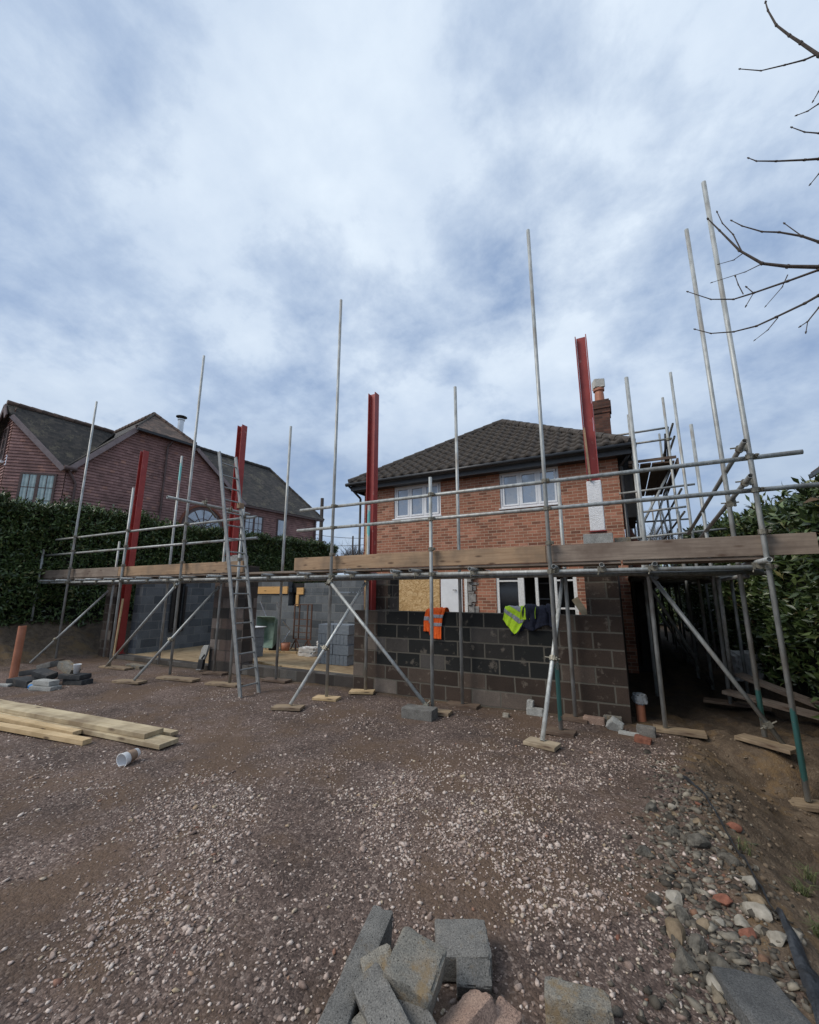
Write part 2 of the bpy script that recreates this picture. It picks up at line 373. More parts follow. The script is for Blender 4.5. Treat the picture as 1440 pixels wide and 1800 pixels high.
# curtained panes of the tile-hung house
m_, t, b = mat('curtained_glass'); u, v, _ = t.sep(coords(t, 'UV'))
c = t.ramp(t.m('ADD', t.m('MULTIPLY', t.m('SINE', t.m('MULTIPLY', u, 60.0)), .25), t.noise(coords(t, 'UV'), 6, 3)), [(.2, (.26, .34, .33)), (.8, (.5, .6, .58))])
setb(t, b, Base_Color=c, Roughness=.12); M['glass_net'] = m_
# OSB
m_, t, b = mat('strand_board'); P = pos(t)
vo = t.n('ShaderNodeTexVoronoi', {'Vector': t.vm('MULTIPLY', t.vm('ADD', P, t.vm('MULTIPLY', t.n('ShaderNodeTexNoise', {'Vector': P, 'Scale': 5.0}).outputs['Color'], (.3, .3, .3))), (22, 22, 48)), 'Scale': 1.0})
cc = t.sep(vo.outputs['Color'])[0]
setb(t, b, Base_Color=t.ramp(cc, [(.0, (.36, .21, .075)), (.5, (.52, .33, .14)), (1, (.68, .49, .26))]), Roughness=.7); M['osb'] = m_
# tile hanging: each small clay tile its own tone
def tilemat(name, w_, h_, pts, mossc=None, moss=.6, bs=.5):
    m_, t, b = mat(name); u, v, _ = t.sep(coords(t, 'UV')); P = pos(t)
    rv = t.m('DIVIDE', v, h_); row = t.m('FLOOR', rv); fv = t.m('SUBTRACT', rv, row)
    uu = t.m('ADD', t.m('DIVIDE', u, w_), t.m('MULTIPLY', t.m('PINGPONG', row, 1.0), .5)); cl = t.m('FLOOR', uu); fu = t.m('SUBTRACT', uu, cl)
    rnd = t.n('ShaderNodeTexWhiteNoise', {'Vector': t.comb(cl, row, 1.7)}, noise_dimensions='3D').outputs['Value']
    c = t.ramp(rnd, pts)
    big = t.noise(P, 1.1, 5, .65)
    c = t.mix(1.0, c, t.ramp(big, [(.3, .7), (.7, 1.25)]), 'MULTIPLY')
    if mossc:
        mf = t.m('ADD', t.m('MULTIPLY', t.noise(P, 1.6, 4, .6), .6), t.m('MULTIPLY', t.noise(P, 14, 4, .7), .4))
        c = t.mix(t.ramp(mf, [(moss, 0.0), (moss+.07, .8)]), c, mossc)
        c = t.mix(t.ramp(t.noise(P, 5.5, 5, .75), [(.66, 0.0), (.69, .8)]), c, (.36, .31, .26))
    gap = t.m('LESS_THAN', fu, .035)
    c = t.mix(t.m('MULTIPLY', gap, .4), c, (.03, .02, .018))
    h = t.m('ADD', t.m('MULTIPLY', t.m('SUBTRACT', 1.0, fv), 1.0), t.m('MULTIPLY', gap, -.4))
    setb(t, b, Base_Color=c, Roughness=.88); bump(t, b, h, bs, .02)
    return m_
M['hung_tile'] = tilemat('red_brown_hung_tile', .165, .114, [(0, (.225, .128, .112)), (.5, (.275, .155, .138)), (.9, (.33, .19, .168)), (1, (.38, .2, .15))], bs=0.0)
M['old_roof'] = tilemat('mossy_plain_tile', .165, .1, [(0, (.028, .026, .023)), (.5, (.045, .04, .035)), (1, (.075, .062, .05))], (.13, .11, .075), .54)
M['old_roof_red'] = tilemat('reddish_plain_tile', .165, .1, [(0, (.07, .05, .04)), (.5, (.1, .07, .055)), (1, (.17, .11, .08))], (.13, .12, .08), .6)
m_, t, b = mat('concrete_roof_tile'); P = pos(t)
f = t.noise(P, 6, 6, .7); g = t.noise(P, 38, 4, .7)
c = t.ramp(f, [(.3, (.036, .03, .026)), (.55, (.068, .057, .048)), (.75, (.125, .106, .088))]); c = t.mix(t.ramp(g, [(.58, 0.0), (.68, .6)]), c, (.19, .155, .125)); c = t.mix(t.ramp(t.noise(P, 11, 5, .7), [(.52, 0.0), (.62, .7)]), c, (.03, .026, .02))
setb(t, b, Base_Color=c, Roughness=.9); bump(t, b, g, .5, .006); M['roof_tile'] = m_
# foliage and stones: tone varies leaf by leaf, stone by stone
def islandmat(name, pts, rough=.5, spec=.5, extra=None, bs=0, grain=None):
    m_, t, b = mat(name); rp = t.n('ShaderNodeNewGeometry').outputs['Random Per Island']
    c = t.ramp(rp, pts); P = pos(t)
    if grain: c = t.mix(1.0, c, t.ramp(t.noise(P, grain, 5, .7), [(.25, .5), (.75, 1.45)]), 'MULTIPLY')
    setb(t, b, Base_Color=c, Roughness=rough); b.inputs['Specular IOR Level'].default_value = spec
    if bs: bump(t, b, t.noise(P, grain or 80, 4, .7), bs, .004)
    return m_
M['laurel'] = islandmat('laurel_leaf', [(0, (.026, .048, .016)), (.4, (.055, .092, .027)), (.75, (.09, .135, .042)), (.92, (.15, .2, .07)), (.97, (.2, .2, .07)), (1, (.12, .075, .035))], .38, .5)
M['laurel_l'] = islandmat('laurel_leaf_near', [(0, (.022, .042, .015)), (.4, (.045, .075, .022)), (.75, (.08, .115, .035)), (.92, (.13, .18, .06)), (.97, (.22, .21, .08)), (1, (.13, .08, .04))], .36, .55)
M['pebble'] = islandmat('pebble', [(0, (.17, .118, .095)), (.35, (.3, .225, .185)), (.65, (.45, .355, .3)), (.9, (.6, .51, .44)), (.985, (.38, .3, .2)), (1, (.26, .12, .085))], .85, .3, grain=60)
M['rubble'] = islandmat('rubble_stone', [(0, (.04, .034, .026)), (.4, (.085, .073, .057)), (.7, (.155, .135, .105)), (.9, (.26, .23, .18)), (.975, (.2, .15, .09)), (1, (.2, .085, .055))], .85, .35, bs=.8, grain=28)
M['stone_w'] = simple('pale_flint', (.16, .14, .105), (.4, .36, .295), .7, 18, .6, .006)
M['stone_g'] = simple('grey_knobbly_stone', (.05, .044, .034), (.2, .18, .145), .9, 26, 1.0, .012)
M['stone_b'] = simple('brown_flint', (.1, .07, .04), (.28, .21, .13), .7, 14, .6, .006)
M['grassblade'] = islandmat('grass_blade', [(0, (.05, .07, .025)), (1, (.15, .16, .07))], .6, .3)
# ground
m_, t, b = mat('gravel_and_soil'); P = pos(t); x, y, z = t.sep(P)
vo = t.n('ShaderNodeTexVoronoi', {'Vector': P, 'Scale': 95.0}); vo2 = t.n('ShaderNodeTexVoronoi', {'Vector': P, 'Scale': 42.0})
c1 = t.ramp(t.sep(vo.outputs['Color'])[0], [(0, (.045, .031, .025)), (.5, (.1, .07, .057)), (.82, (.165, .118, .096)), (.95, (.29, .22, .18)), (1, (.5, .41, .35))])
c2 = t.ramp(t.sep(vo2.outputs['Color'])[1], [(0, (.055, .038, .031)), (.6, (.115, .08, .066)), (.92, (.195, .142, .116)), (1, (.4, .32, .27))])
gr = t.mix(.45, c1, c2)
pn = t.noise(P, .9, 6, .6)
gr = t.mix(1.0, gr, t.ramp(pn, [(.32, .6), (.66, 1.4)]), 'MULTIPLY')
br = t.ramp(t.noise(t.vm('ADD', P, (5, 3, 1)), 1.3, 6, .62), [(.46, 0.0), (.6, .8)])
mud = t.ramp(t.noise(P, 40, 5, .7), [(.3, (.085, .053, .034)), (.7, (.165, .108, .07))])
gr = t.mix(br, gr, mud)
so = t.ramp(t.noise(P, 7, 7, .7), [(.3, (.06, .042, .027)), (.5, (.115, .082, .055)), (.7, (.18, .135, .09))])
so = t.mix(t.ramp(t.noise(t.vm('ADD', P, (9, 1, 1)), 2.3, 5, .7), [(.52, 0.0), (.6, .8)]), so, (.17, .11, .055))
so = t.mix(t.ramp(t.noise(P, 75, 2, .5), [(.67, 0.0), (.7, .7)]), so, (.3, .26, .2))
wob = t.m('MULTIPLY', t.m('SUBTRACT', t.noise(P, 2.4, 5, .7), .5), .9)
right = t.n('ShaderNodeMapRange', {0: t.m('ADD', x, wob), 1: .33, 2: .5, 3: 0.0, 4: 1.0}).outputs[0]
left = t.n('ShaderNodeMapRange', {0: t.m('ADD', x, wob), 1: -13.2, 2: -13.6, 3: 0.0, 4: 1.0}).outputs[0]
back = t.n('ShaderNodeMapRange', {0: t.m('ADD', y, t.m('MULTIPLY', wob, .6)), 1: 6.25, 2: 6.55, 3: 0.0, 4: 1.0}).outputs[0]
msk = t.m('MAXIMUM', right, t.m('MAXIMUM', left, back))
lane_tone = t.n('ShaderNodeMapRange', {0: t.m('ADD', y, wob), 1: 6.2, 2: 7.2, 3: 1.0, 4: .42}).outputs[0]  # soil colour gets darker towards the back, past the scaffold front
so = t.mix(1.0, so, t.comb(lane_tone, lane_tone, lane_tone), 'MULTIPLY')
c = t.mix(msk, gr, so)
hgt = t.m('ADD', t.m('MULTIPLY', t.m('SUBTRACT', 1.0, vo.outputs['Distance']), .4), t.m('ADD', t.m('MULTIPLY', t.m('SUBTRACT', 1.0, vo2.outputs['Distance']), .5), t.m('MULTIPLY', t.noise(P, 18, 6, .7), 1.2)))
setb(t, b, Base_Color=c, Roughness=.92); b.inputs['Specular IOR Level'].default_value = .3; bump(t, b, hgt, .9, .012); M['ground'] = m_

# ------------------------------------------------------------------ ground
def gh(x, y):
    x = np.asarray(x, float); y = np.asarray(y, float)
    h = -.33*sm((x-.45)/.75)*sm((6.25-y)/.5)
    h = h+.95*sm((-13.4-x)/1.9) + .25*sm((x-2.0)/.8)*sm((y-2)/2)
    h = h+.09*(fbm(x*.9, y*.9, 4, 3)-.5) + .02*(fbm(x*5, y*5, 3, 9)-.5)
    soil = np.clip(sm((x-.3)/.3)+sm((-13-x)/.5), 0, 1)*(np.abs(x) < 40)
    h = h+soil*(.2*(fbm(x*3.2, y*3.2, 4, 21)-.5)+.09*(fbm(x*11, y*11, 3, 33)-.5))
    return h
def axis(lo, hi, step, far, n):
    a = np.arange(lo, hi, step); k = np.linspace(0, 1, n)[1:]**2.6
    return np.concatenate([(lo-far*k)[::-1], a, hi+far*k])
gx_ = np.concatenate([axis(-9, 3.2, .055, 400, 46)]); gy_ = axis(.4, 7.2, .05, 400, 46)
X, Y = np.meshgrid(gx_, gy_); V = np.stack([X.ravel(), Y.ravel(), gh(X, Y).ravel()], 1)
nx, ny = len(gx_), len(gy_); ii = np.arange(nx*ny).reshape(ny, nx)
F = np.stack([ii[:-1, :-1].ravel(), ii[:-1, 1:].ravel(), ii[1:, 1:].ravel(), ii[1:, :-1].ravel()], 1)
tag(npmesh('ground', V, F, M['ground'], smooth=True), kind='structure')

# loose stones -----------------------------------------------------
def ico():
    bm = bmesh.new(); bmesh.ops.create_icosphere(bm, subdivisions=1, radius=1.0)
    v = np.array([q.co[:] for q in bm.verts]); f = np.array([[q.index for q in p.verts] for p in bm.faces]); bm.free(); return v, f
IV, IF = ico()
def stones(name, P, S, mat_, flatz=(.4, .8), rough=.3, seed=1, **tg):
    rg = np.random.default_rng(seed); n = len(P)
    V = IV[None]*(1+rough*(rg.random((n, len(IV), 1))-.5)*2)
    sc = np.stack([rg.uniform(.75, 1.35, n), rg.uniform(.6, 1.0, n), rg.uniform(*flatz, n)], 1)*S[:, None]
    V = V*sc[:, None, :]
    a = rg.uniform(0, 2*np.pi, n); tx = rg.normal(0, .3, n)
    y = V[:, :, 1]*np.cos(tx)[:, None]-V[:, :, 2]*np.sin(tx)[:, None]; z = V[:, :, 1]*np.sin(tx)[:, None]+V[:, :, 2]*np.cos(tx)[:, None]
    x = V[:, :, 0]; ca, sa = np.cos(a)[:, None], np.sin(a)[:, None]
    W = np.stack([x*ca-y*sa, x*sa+y*ca, z], 2)+P[:, None, :]
    F = (IF[None]+(np.arange(n)*len(IV))[:, None, None]).reshape(-1, 3)
    return tag(npmesh(name, W.reshape(-1, 3), F, mat_, uv=False), **tg)
n = 210000
r = np.exp(RNG.uniform(math.log(1.15), math.log(11), n)); a = YAW+RNG.uniform(-R(58), R(54), n)
x = r*np.cos(a); y = r*np.sin(a)
dens = sm((fbm(x*2.6+4, y*2.6, 4, 5)-.4)/.2)
drift = np.zeros(n)
for (bx, by, rx, ry, wt_) in ((-3.3, 2.55, .75, .5, 1), (-2.75, 2.2, .5, .4, .9), (-2.55, 1.95, .45, .35, .7), (-5.0, 2.45, .9, .5, .6), (-2.45, 1.6, .5, .3, .5), (-2.0, 3.55, .75, .65, 1), (-1.35, 3.2, .7, .6, 1), (-1.05, 4.4, .8, .8, .9), (-.8, 3.6, .6, .8, .9), (-1.7, 4.2, .9, .7, .6), (-6.2, 5.1, .9, .4, .8), (-3.9, 4.9, 1.2, .4, .5), (-.35, 4.9, .4, .8, .7), (-.45, 3.0, .5, .6, .6), (.1, 5.3, .3, .5, .8), (-1.4, 5.6, 1.3, .35, .5)):
    wv = .35*(fbm(x*1.7, y*1.7, 4, 31)-.5)*2
    drift = np.maximum(drift, wt_*sm((1.25-np.hypot((x-bx)/rx+wv*2, (y-by)/ry-wv*1.5))/.9))
ok = (y < 6.45) & (y > .7) & (x < .42+.25*(fbm(x*2, y*2, 3, 8)-.5)) & (x > -13) & (RNG.random(n) < .045+.10*dens+.30*drift+.55*drift*dens)
ok &= ~((x < -4.4) & (y > 6.3))
x, y = x[ok], y[ok]; s = np.clip(RNG.lognormal(math.log(.0072), .42, len(x)), .0035, .026)
stones('pebbles', np.stack([x, y, gh(x, y)+s*.2], 1), s, M['pebble'], (.35, .75), .42, seed=3, kind='stuff', label='pinkish grey pebbles lying in drifts over the yard')
# rubble strip along the edge of the gravel
def strip(n, spread, smin, smax, seed):
    rg = np.random.default_rng(seed); t_ = rg.beta(1.15, 2.3, n); yy = 2.15+t_*3.6
    xc = .30+.05*np.sin(yy*3)-.10*(yy < 3.4)*(3.4-yy)
    xx = xc+rg.normal(0, spread, n); s_ = np.exp(rg.uniform(math.log(smin), math.log(smax), n)); return xx, yy, s_
x, y, s = strip(1700, .19, .008, .024, 5); stones('small_rubble', np.stack([x, y, gh(x, y)+s*.12], 1), s, M['rubble'], (.35, .8), .62, 6, kind='stuff', label='small broken stone between the larger rubble pieces')
x, y, s = strip(170, .14, .02, .04, 11); stones('broken_stones', np.stack([x, y, gh(x, y)+s*.15], 1), s, M['rubble'], (.35, .8), .6, 7, kind='stuff', label='fist sized broken stones strewn along the edge of the yard')
# soil clods right
rg = np.random.default_rng(5); x = rg.uniform(.4, 2.2, 900); y = rg.uniform(1.9, 6.4, 900); s = np.exp(rg.uniform(math.log(.006), math.log(.022), 900))
stones('soil_crumbs', np.stack([x, y, gh(x, y)+s*.2], 1), s, simple('soil_crumb', (.09, .06, .035), (.26, .2, .14), .95, 6), (.5, .9), .35, 8, kind='stuff', label='crumbs of soil and grit on the dug bank')
def g0(x, y): return float(gh(x, y))

# ================================================================== BRICK HOUSE
HY = 10.5
hs = thing('brick_house', 'two storey orange brick house with hipped dark tiled roof behind the block wall', 'house', (-3.4, 14, 0))
def inv(o): return None
def ch(mb, name, m_, par, **k):
    """build in world coordinates, then parent keeping place"""
    o = mb.build(name, m_, None, **k); o.parent = par; o.location = Vector(o.location)-Vector(par_loc(par)); return o
def par_loc(p):
    l = Vector(p.location)
    while p.parent is not None: p = p.parent; l += Vector(p.location)
    return l
def wall_with_holes(mb, x0, x1, z0, z1, y, holes, depth=.12):
    """wall face at Y=y looking to -Y with rectangular holes (x0,x1,z0,z1) and their reveals"""
    xs = sorted({x0, x1, *[h[0] for h in holes], *[h[1] for h in holes]}); zs = sorted({z0, z1, *[h[2] for h in holes], *[h[3] for h in holes]})
    for a, b_ in zip(xs, xs[1:]):
        for c_, d in zip(zs, zs[1:]):
            if any(a >= h[0]-1e-6 and b_ <= h[1]+1e-6 and c_ >= h[2]-1e-6 and d <= h[3]+1e-6 for h in holes): continue
            mb.face([(a, y, c_), (b_, y, c_), (b_, y, d), (a, y, d)])
    for h in holes:
        a, b_, c_, d = h
        mb.face([(a, y, c_), (a, y+depth, c_), (a, y+depth, d), (a, y, d)]); mb.face([(b_, y, c_), (b_, y, d), (b_, y+depth, d), (b_, y+depth, c_)])
        mb.face([(a, y, d), (a, y+depth, d), (b_, y+depth, d), (b_, y, d)]); mb.face([(a, y, c_), (b_, y, c_), (b_, y+depth, c_), (a, y+depth, c_)])
W1 = (-5.92, -4.40, 3.86, 4.84); W2 = (-2.70, -1.20, 3.88, 4.84)
D1 = (-4.42, -3.75, .2, 2.17); G1 = (-2.90, -.97, .95, 2.17); OS = (-6.05, -4.46, .2, 2.17)
mb = MB(); wall_with_holes(mb, -6.98, .14, 0, 5.06, HY, [W1, W2, G1])
mb.face([(.14, HY, 0), (.14, 19, 0), (.14, 19, 5.06), (.14, HY, 5.06)]); mb.face([(-6.98, HY, 0), (-6.98, HY, 5.06), (-6.98, 19, 5.06), (-6.98, 19, 0)])
mb.face([(.14, 19, 0), (-6.98, 19, 0), (-6.98, 19, 5.06), (.14, 19, 5.06)])
me_ = mb.build('wall', M['house_brick'], None, fixn=False); me_.parent = hs; me_.location = -Vector(hs.location)
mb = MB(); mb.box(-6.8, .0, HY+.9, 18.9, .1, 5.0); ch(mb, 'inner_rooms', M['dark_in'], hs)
def window(par, Wd, y, lights, frame_m, glass_m, fr=.05, transom=None, name='window', mid=.045, sill=True):
    x0, x1, z0, z1 = Wd; mb = MB(); yf = y+.03; d = .07
    mb.box(x0, x1, yf, yf+d, z0, z0+fr); mb.box(x0, x1, yf, yf+d, z1-fr, z1)
    mb.box(x0, x0+fr, yf+.001, yf+d-.001, z0+fr, z1-fr); mb.box(x1-fr, x1, yf+.001, yf+d-.001, z0+fr, z1-fr)
    xs = [x0+fr+(x1-x0-2*fr)*q for q in np.cumsum([0]+lights)/sum(lights)]
    for q in xs[1:-1]: mb.box(q-mid/2, q+mid/2, yf-.004, yf+d-.003, z0+fr, z1-fr)
    o = ch(mb, name, frame_m, par, bevel=.004)
    for a, b_ in zip(xs, xs[1:]):
        s = MB(); f2 = .045; a2 = a+.022; b2 = b_-.022; zz0 = z0+fr+.002; zz1 = z1-fr-.002; ys = yf-.014
        for zz in ((zz0, zz0+f2), (zz1-f2, zz1)): s.box(a2, b2, ys, ys+.05, *zz)
        for xx in ((a2, a2+f2), (b2-f2, b2)): s.box(*xx, ys+.001, ys+.049, zz0+f2, zz1-f2)
        if transom: s.box(a2+f2, b2-f2, ys+.002, ys+.048, transom-.02, transom+.02)
        so_ = ch(s, 'sash', frame_m, o, bevel=.003)
    g = MB(); g.face([(x0+fr, yf+.02, z0+fr), (x1-fr, yf+.02, z0+fr), (x1-fr, yf+.02, z1-fr), (x0+fr, yf+.02, z1-fr)])
    ch(g, 'pane', glass_m, o, fixn=False)
    if sill:
        s = MB(); s.box(x0-.03, x1+.03, y-.05, y+.05, z0-.035, z0-.002); ch(s, 'sill', frame_m, o, bevel=.004)
    return o
wn = window(hs, W1, HY, [1, 1, 1], M['white_pvc'], M['glass']); wn2 = window(hs, W2, HY, [1, 1, 1], M['white_pvc'], M['glass'])
for (a, b_) in ((-5.72, -5.55), (-4.78, -4.6), (-2.5, -2.36), (-1.5, -1.35)):   # curtains and an ornament behind the panes
    pass
# big ground floor window: old white frame, dark room, some glass gone
mb = MB(); y = HY+.02
for xx, wv in ((-2.90, .075), (-2.35, .15), (-1.93, .07), (-1.56, .05), (-1.48, .06), (-1.05, .08)): mb.box(xx, xx+wv, y, y+.08, .98, 2.14)
for a, b_, z_ in ((-2.825, -2.35, 2.0), (-1.42, -1.05, 2.0), (-2.2, -1.93, 1.30), (-1.86, -1.56, 1.30), (-2.825, -2.35, 2.15), (-2.2, -1.05, 2.15), (-1.42, -1.05, 1.34)): mb.box(a, b_, y+.002, y+.075, z_-.02, z_+.02)
o = ch(mb, 'window', M['old_white'], hs, bevel=.003)
g = MB(); g.face([(-2.83, y+.04, 1.0), (-2.35, y+.04, 1.0), (-2.35, y+.04, 2.13), (-2.83, y+.04, 2.13)]); ch(g, 'pane', M['glass_dark'], o, fixn=False)
mb = MB()
for z_ in (1.15, 1.55, 1.95): mb.box(-2.1, -1.5, HY+.85, HY+.88, z_-.02, z_+.02)
for x_ in (-2.1, -1.52): mb.box(x_, x_+.04, HY+.84, HY+.87, 1.0, 1.97)
ch(mb, 'inner_window', simple('grey_inner_frame', (.12, .13, .14), (.2, .21, .22)), hs)
# boarded opening, blank white door, scar where the old wall was cut away
mb = MB(); mb.box(OS[0], OS[1], HY-.03, HY-.006, .2, 2.17); ch(mb, 'board', M['osb'], hs)
mb = MB(); mb.box(D1[0], D1[1]-.06, HY-.035, HY-.004, .2, 2.17); dr = ch(mb, 'door', M['white_pvc'], hs, bevel=.004)
mb = MB(); mb.tube((-3.98, HY-.035, 1.78), (-3.98, HY-.08, 1.78), .012); mb.tube((-3.98, HY-.075, 1.78), (-4.06, HY-.075, 1.78), .009); ch(mb, 'handle', M['black_plastic'], dr)
mb = MB(); mb.box(-3.74, -3.66, HY-.05, HY-.004, .2, 2.17); ch(mb, 'door_frame', M['old_white'], hs, bevel=.003)
mb = MB(); mb.box(-6.5, -6.06, HY-.1, HY-.004, .2, 2.17); ch(mb, 'block_patch', M['grey_block'], hs)
vs = []; mb = MB(); rr = random.Random(4); zz = .2; k = 0
while zz < 2.12:
    hgt = rr.choice([.075, .075, .15, .215]); wv = rr.uniform(.16, .46); dpt = rr.uniform(.03, .12)
    mb.box(-3.64, -3.64+wv*.55, HY-dpt, HY-.003, zz, zz+hgt-.004); zz += hgt
    if rr.random() < .6: mb.box(-3.64+wv*.55+.002, -3.64+wv*.55+.1*rr.random()+.03, HY-dpt*.5, HY-.003, zz-hgt+.01, zz-.03)
ch(mb, 'cut_wall_scar', M['plaster'], hs, bevel=.008)
# roof: hipped, interlocking wavy tiles modelled course by course
AP = Vector((-3.36, 13.85, 7.72)); AP2 = Vector((-3.36, 16.2, 7.72)); EZ = 5.05
EC = [Vector((-7.34, 10.16, EZ)), Vector((.46, 10.16, EZ)), Vector((.46, 19.4, EZ)), Vector((-7.34, 19.4, EZ))]
mb = MB(); mb.face([EC[0], EC[1], AP]); mb.face([EC[1], EC[2], AP2, AP]); mb.face([EC[2], EC[3], AP2]); mb.face([EC[3], EC[0], AP, AP2]); mb.face(EC)
rf = ch(mb, 'roof', M['roof_tile'], hs, fixn=False)
def tile_plane(A, B, Cc, Dd, name, par, pw=.3, ph=.345, amp=.062, mat_=None, step=12):
    """wavy pantile courses over the roof plane whose eave is A-B and top edge Dd-Cc"""
    A = Vector(A); B = Vector(B); U = (B-A); Wd = U.length; U.normalize(); n_ = U.cross(Vector(Cc)-A).normalized()
    if n_.z < 0: n_ = -n_
    Vv = n_.cross(U).normalized()
    if Vv.z < 0: Vv = -Vv
    H = (Vector(Cc)-A).dot(Vv); uc, ud = (Vector(Cc)-A).dot(U), (Vector(Dd)-A).dot(U)
    nu = int(Wd/pw*step); us = np.linspace(0, Wd, nu+1); rows = int(H/ph)+1
    prof = np.clip(np.sin(us/pw*2*np.pi)*.75+.25, 0, 1)**.8*amp
    V = []; F = []
    for r_ in range(rows):
        v0, v1 = r_*ph, min((r_+1)*ph+.03, H+.0)
        lo = ud*(v0+v1)/2/H; hi = Wd+(uc-Wd)*(v0+v1)/2/H
        jit = random.uniform(-.003, .003)
        for vv, add in ((v0, -.02), (v0, .055), (v1, .0)):
            for u_, p_ in zip(us, prof): V.append(A+U*u_+Vv*vv+n_*(p_+add+jit+.01))
        b_ = r_*3*(nu+1)
        for i in range(nu):
            if us[i] < lo or us[i+1] > hi: continue
            for j in (0, 1): F.append((b_+j*(nu+1)+i, b_+j*(nu+1)+i+1, b_+(j+1)*(nu+1)+i+1, b_+(j+1)*(nu+1)+i))
    o = npmesh(name, [tuple(v) for v in V], F, mat_); o.parent = par; o.location = -par_loc(par); return o
tile_plane(EC[0], EC[1], AP, AP, 'roof_tiles', rf, mat_=M['roof_tile']); tile_plane(EC[1], EC[2], AP2, AP, 'roof_tiles', rf, mat_=M['roof_tile'], step=6)
def ridge(par, p0, p1, r=.11, m_=None, L=.4, name='hip_tiles'):
    mb = MB(); p0 = Vector(p0); p1 = Vector(p1); n_ = max(1, int((p1-p0).length/L)); 
    for i in range(n_):
        a = p0.lerp(p1, i/n_); b_ = p0.lerp(p1, (i+1.08)/n_); mb.tube(a, b_, r*1.08, 10, r1=r*.92)
    return ch(mb, name, m_ or M['roof_tile'], par, smooth=False)
up = Vector((0, 0, .03))
for a, b_ in ((EC[0], AP), (EC[1], AP), (AP, AP2), (EC[2], AP2)): ridge(rf, a+up, b_+up)
mb = MB(); mb.box(-7.3, .42, 10.2, 10.24, 4.82, 5.02); mb.box(.38, .42, 10.24, 19.3, 4.82, 5.02); mb.box(-7.3, -7.26, 10.24, 19.3, 4.82, 5.02); mb.box(-7.26, .38, 10.24, 10.5, 4.83, 4.86); mb.box(.14, .38, 10.5, 19, 4.83, 4.86)
ch(mb, 'fascia', M['black_plastic'], hs)
mb = MB()
for p0, p1 in (((-7.42, 10.1, 5.0), (.5, 10.1, 5.0)), ((.5, 10.1, 5.0), (.5, 19, 5.0))):
    mb.tube(p0, p1, .055, 10)
mb.tube((.47, 10.3, 4.98), (.2, 10.42, 4.6), .035); mb.tube((.2, 10.42, 4.6), (.2, 10.42, .2), .035)
mb.tube((-7.35, 10.15, 4.98), (-7.08, 10.42, 4.6), .035); mb.tube((-7.08, 10.42, 4.6), (-7.08, 10.42, .3), .035)
ch(mb, 'gutter', M['black_plastic'], hs, smooth=True)
mb = MB(); mb.box(.145, .42, 10.62, 12.6, 3.42, 4.82); ch(mb, 'side_projection', M['clad_and_shade'], hs)
mb = MB(); mb.prism([(.15, 10.8, 2.0), (.62, 10.8, 2.0), (.42, 10.8, 2.85), (.16, 10.8, 3.45)], (0, .22, 0)); ch(mb, 'buttress', M['chimney_brick'], hs)
mb = MB(); mb.box(.145, .62, 10.79, 11.1, 0, 1.99); mb.box(.145, .2, 11.11, 18.9, 0, 2.3); ch(mb, 'lane_shade_boxes', M['clad_and_shade'], hs)  # added dark boxes; their black stands in for shade along the lane
# chimney
mb = MB(); cx0, cx1, cy0, cy1 = -.36, .10, 13.7, 14.25
mb.box(cx0, cx1, cy0, cy1, 5.0, 7.35); mb.box(cx0-.03, cx1+.03, cy0-.03, cy1+.03, 7.352, 7.5); mb.box(cx0-.06, cx1+.06, cy0-.06, cy1+.06, 7.502, 7.72); mb.box(cx0-.02, cx1+.02, cy0-.02, cy1+.02, 7.722, 7.8)
cm = ch(mb, 'chimney', M['chimney_brick'], rf, fixn=True)
mb = MB(); mb.lathe(-.15, 13.95, [(.001, 7.8), (.15, 7.8), (.14, 8.1), (.13, 8.2), (.17, 8.22), (.17, 8.3), (.12, 8.31), (.1, 8.25)], 16)
ch(mb, 'chimney_pot', M['terracotta'], cm, smooth=False)
mb = MB(); z_ = 8.32
for q in range(4):
    aa = R(20)+q*math.pi/2; c_ = Vector((-.15+.15*math.cos(aa), 13.95+.15*math.sin(aa), z_)); tt = Vector((-math.sin(aa), math.cos(aa), 0))
    mb.bar(c_-tt*.14+Vector((0, 0, .14)), c_+tt*.14+Vector((0, 0, .14)), .02, .27)
mb.box(-.3, 0, 13.8, 14.1, 8.31, 8.335); ch(mb, 'cowl', simple('pale_metal_cowl', (.42, .4, .35), (.6, .58, .52)), cm)

# ================================================================== BLOCK EXTENSION
ex = thing('block_extension', 'unfinished single storey extension of grey and black concrete blocks before the brick house', 'building', (-6, 7, 0))
WY = 6.52
mb = MB(); mb.box(-4.5, -.06, WY, WY+.1, -.3, 1.39); mb.box(-4.08, -.06, WY+.18, WY+.3, -.3, 1.36); ch(mb, 'wall', M['front_block'], ex, bevel=.004)
mb = MB(); mb.box(-4.08, -.5, WY+.101, WY+.179, .2, 1.385); ch(mb, 'cavity_closer', M['black_plastic'], ex)
mb = MB(); mb.box(-.5, -.06, WY+.06, WY+.4, 1.392, 2.3); ch(mb, 'pier', M['front_block'], ex, bevel=.004)
mb = MB(); mb.box(-8.42, -7.4, WY-.0, WY+.34, -.1, 2.3); ch(mb, 'pier', M['pier_block'], ex, bevel=.006)
mb = MB(); mb.box(-12.9, -12.42, WY, WY+.34, -.1, 2.0); ch(mb, 'pier', M['front_block'], ex, bevel=.006)
mb = MB(); mb.box(-4.52, -3.95, WY+.36, WY+.72, -.1, 2.04); ch(mb, 'pier', M['front_block'], ex, bevel=.004)
mb = MB(); mb.box(-.2, -.06, WY+.401, 10.45, -.2, 2.3); ch(mb, 'wall', M['front_block'], ex)
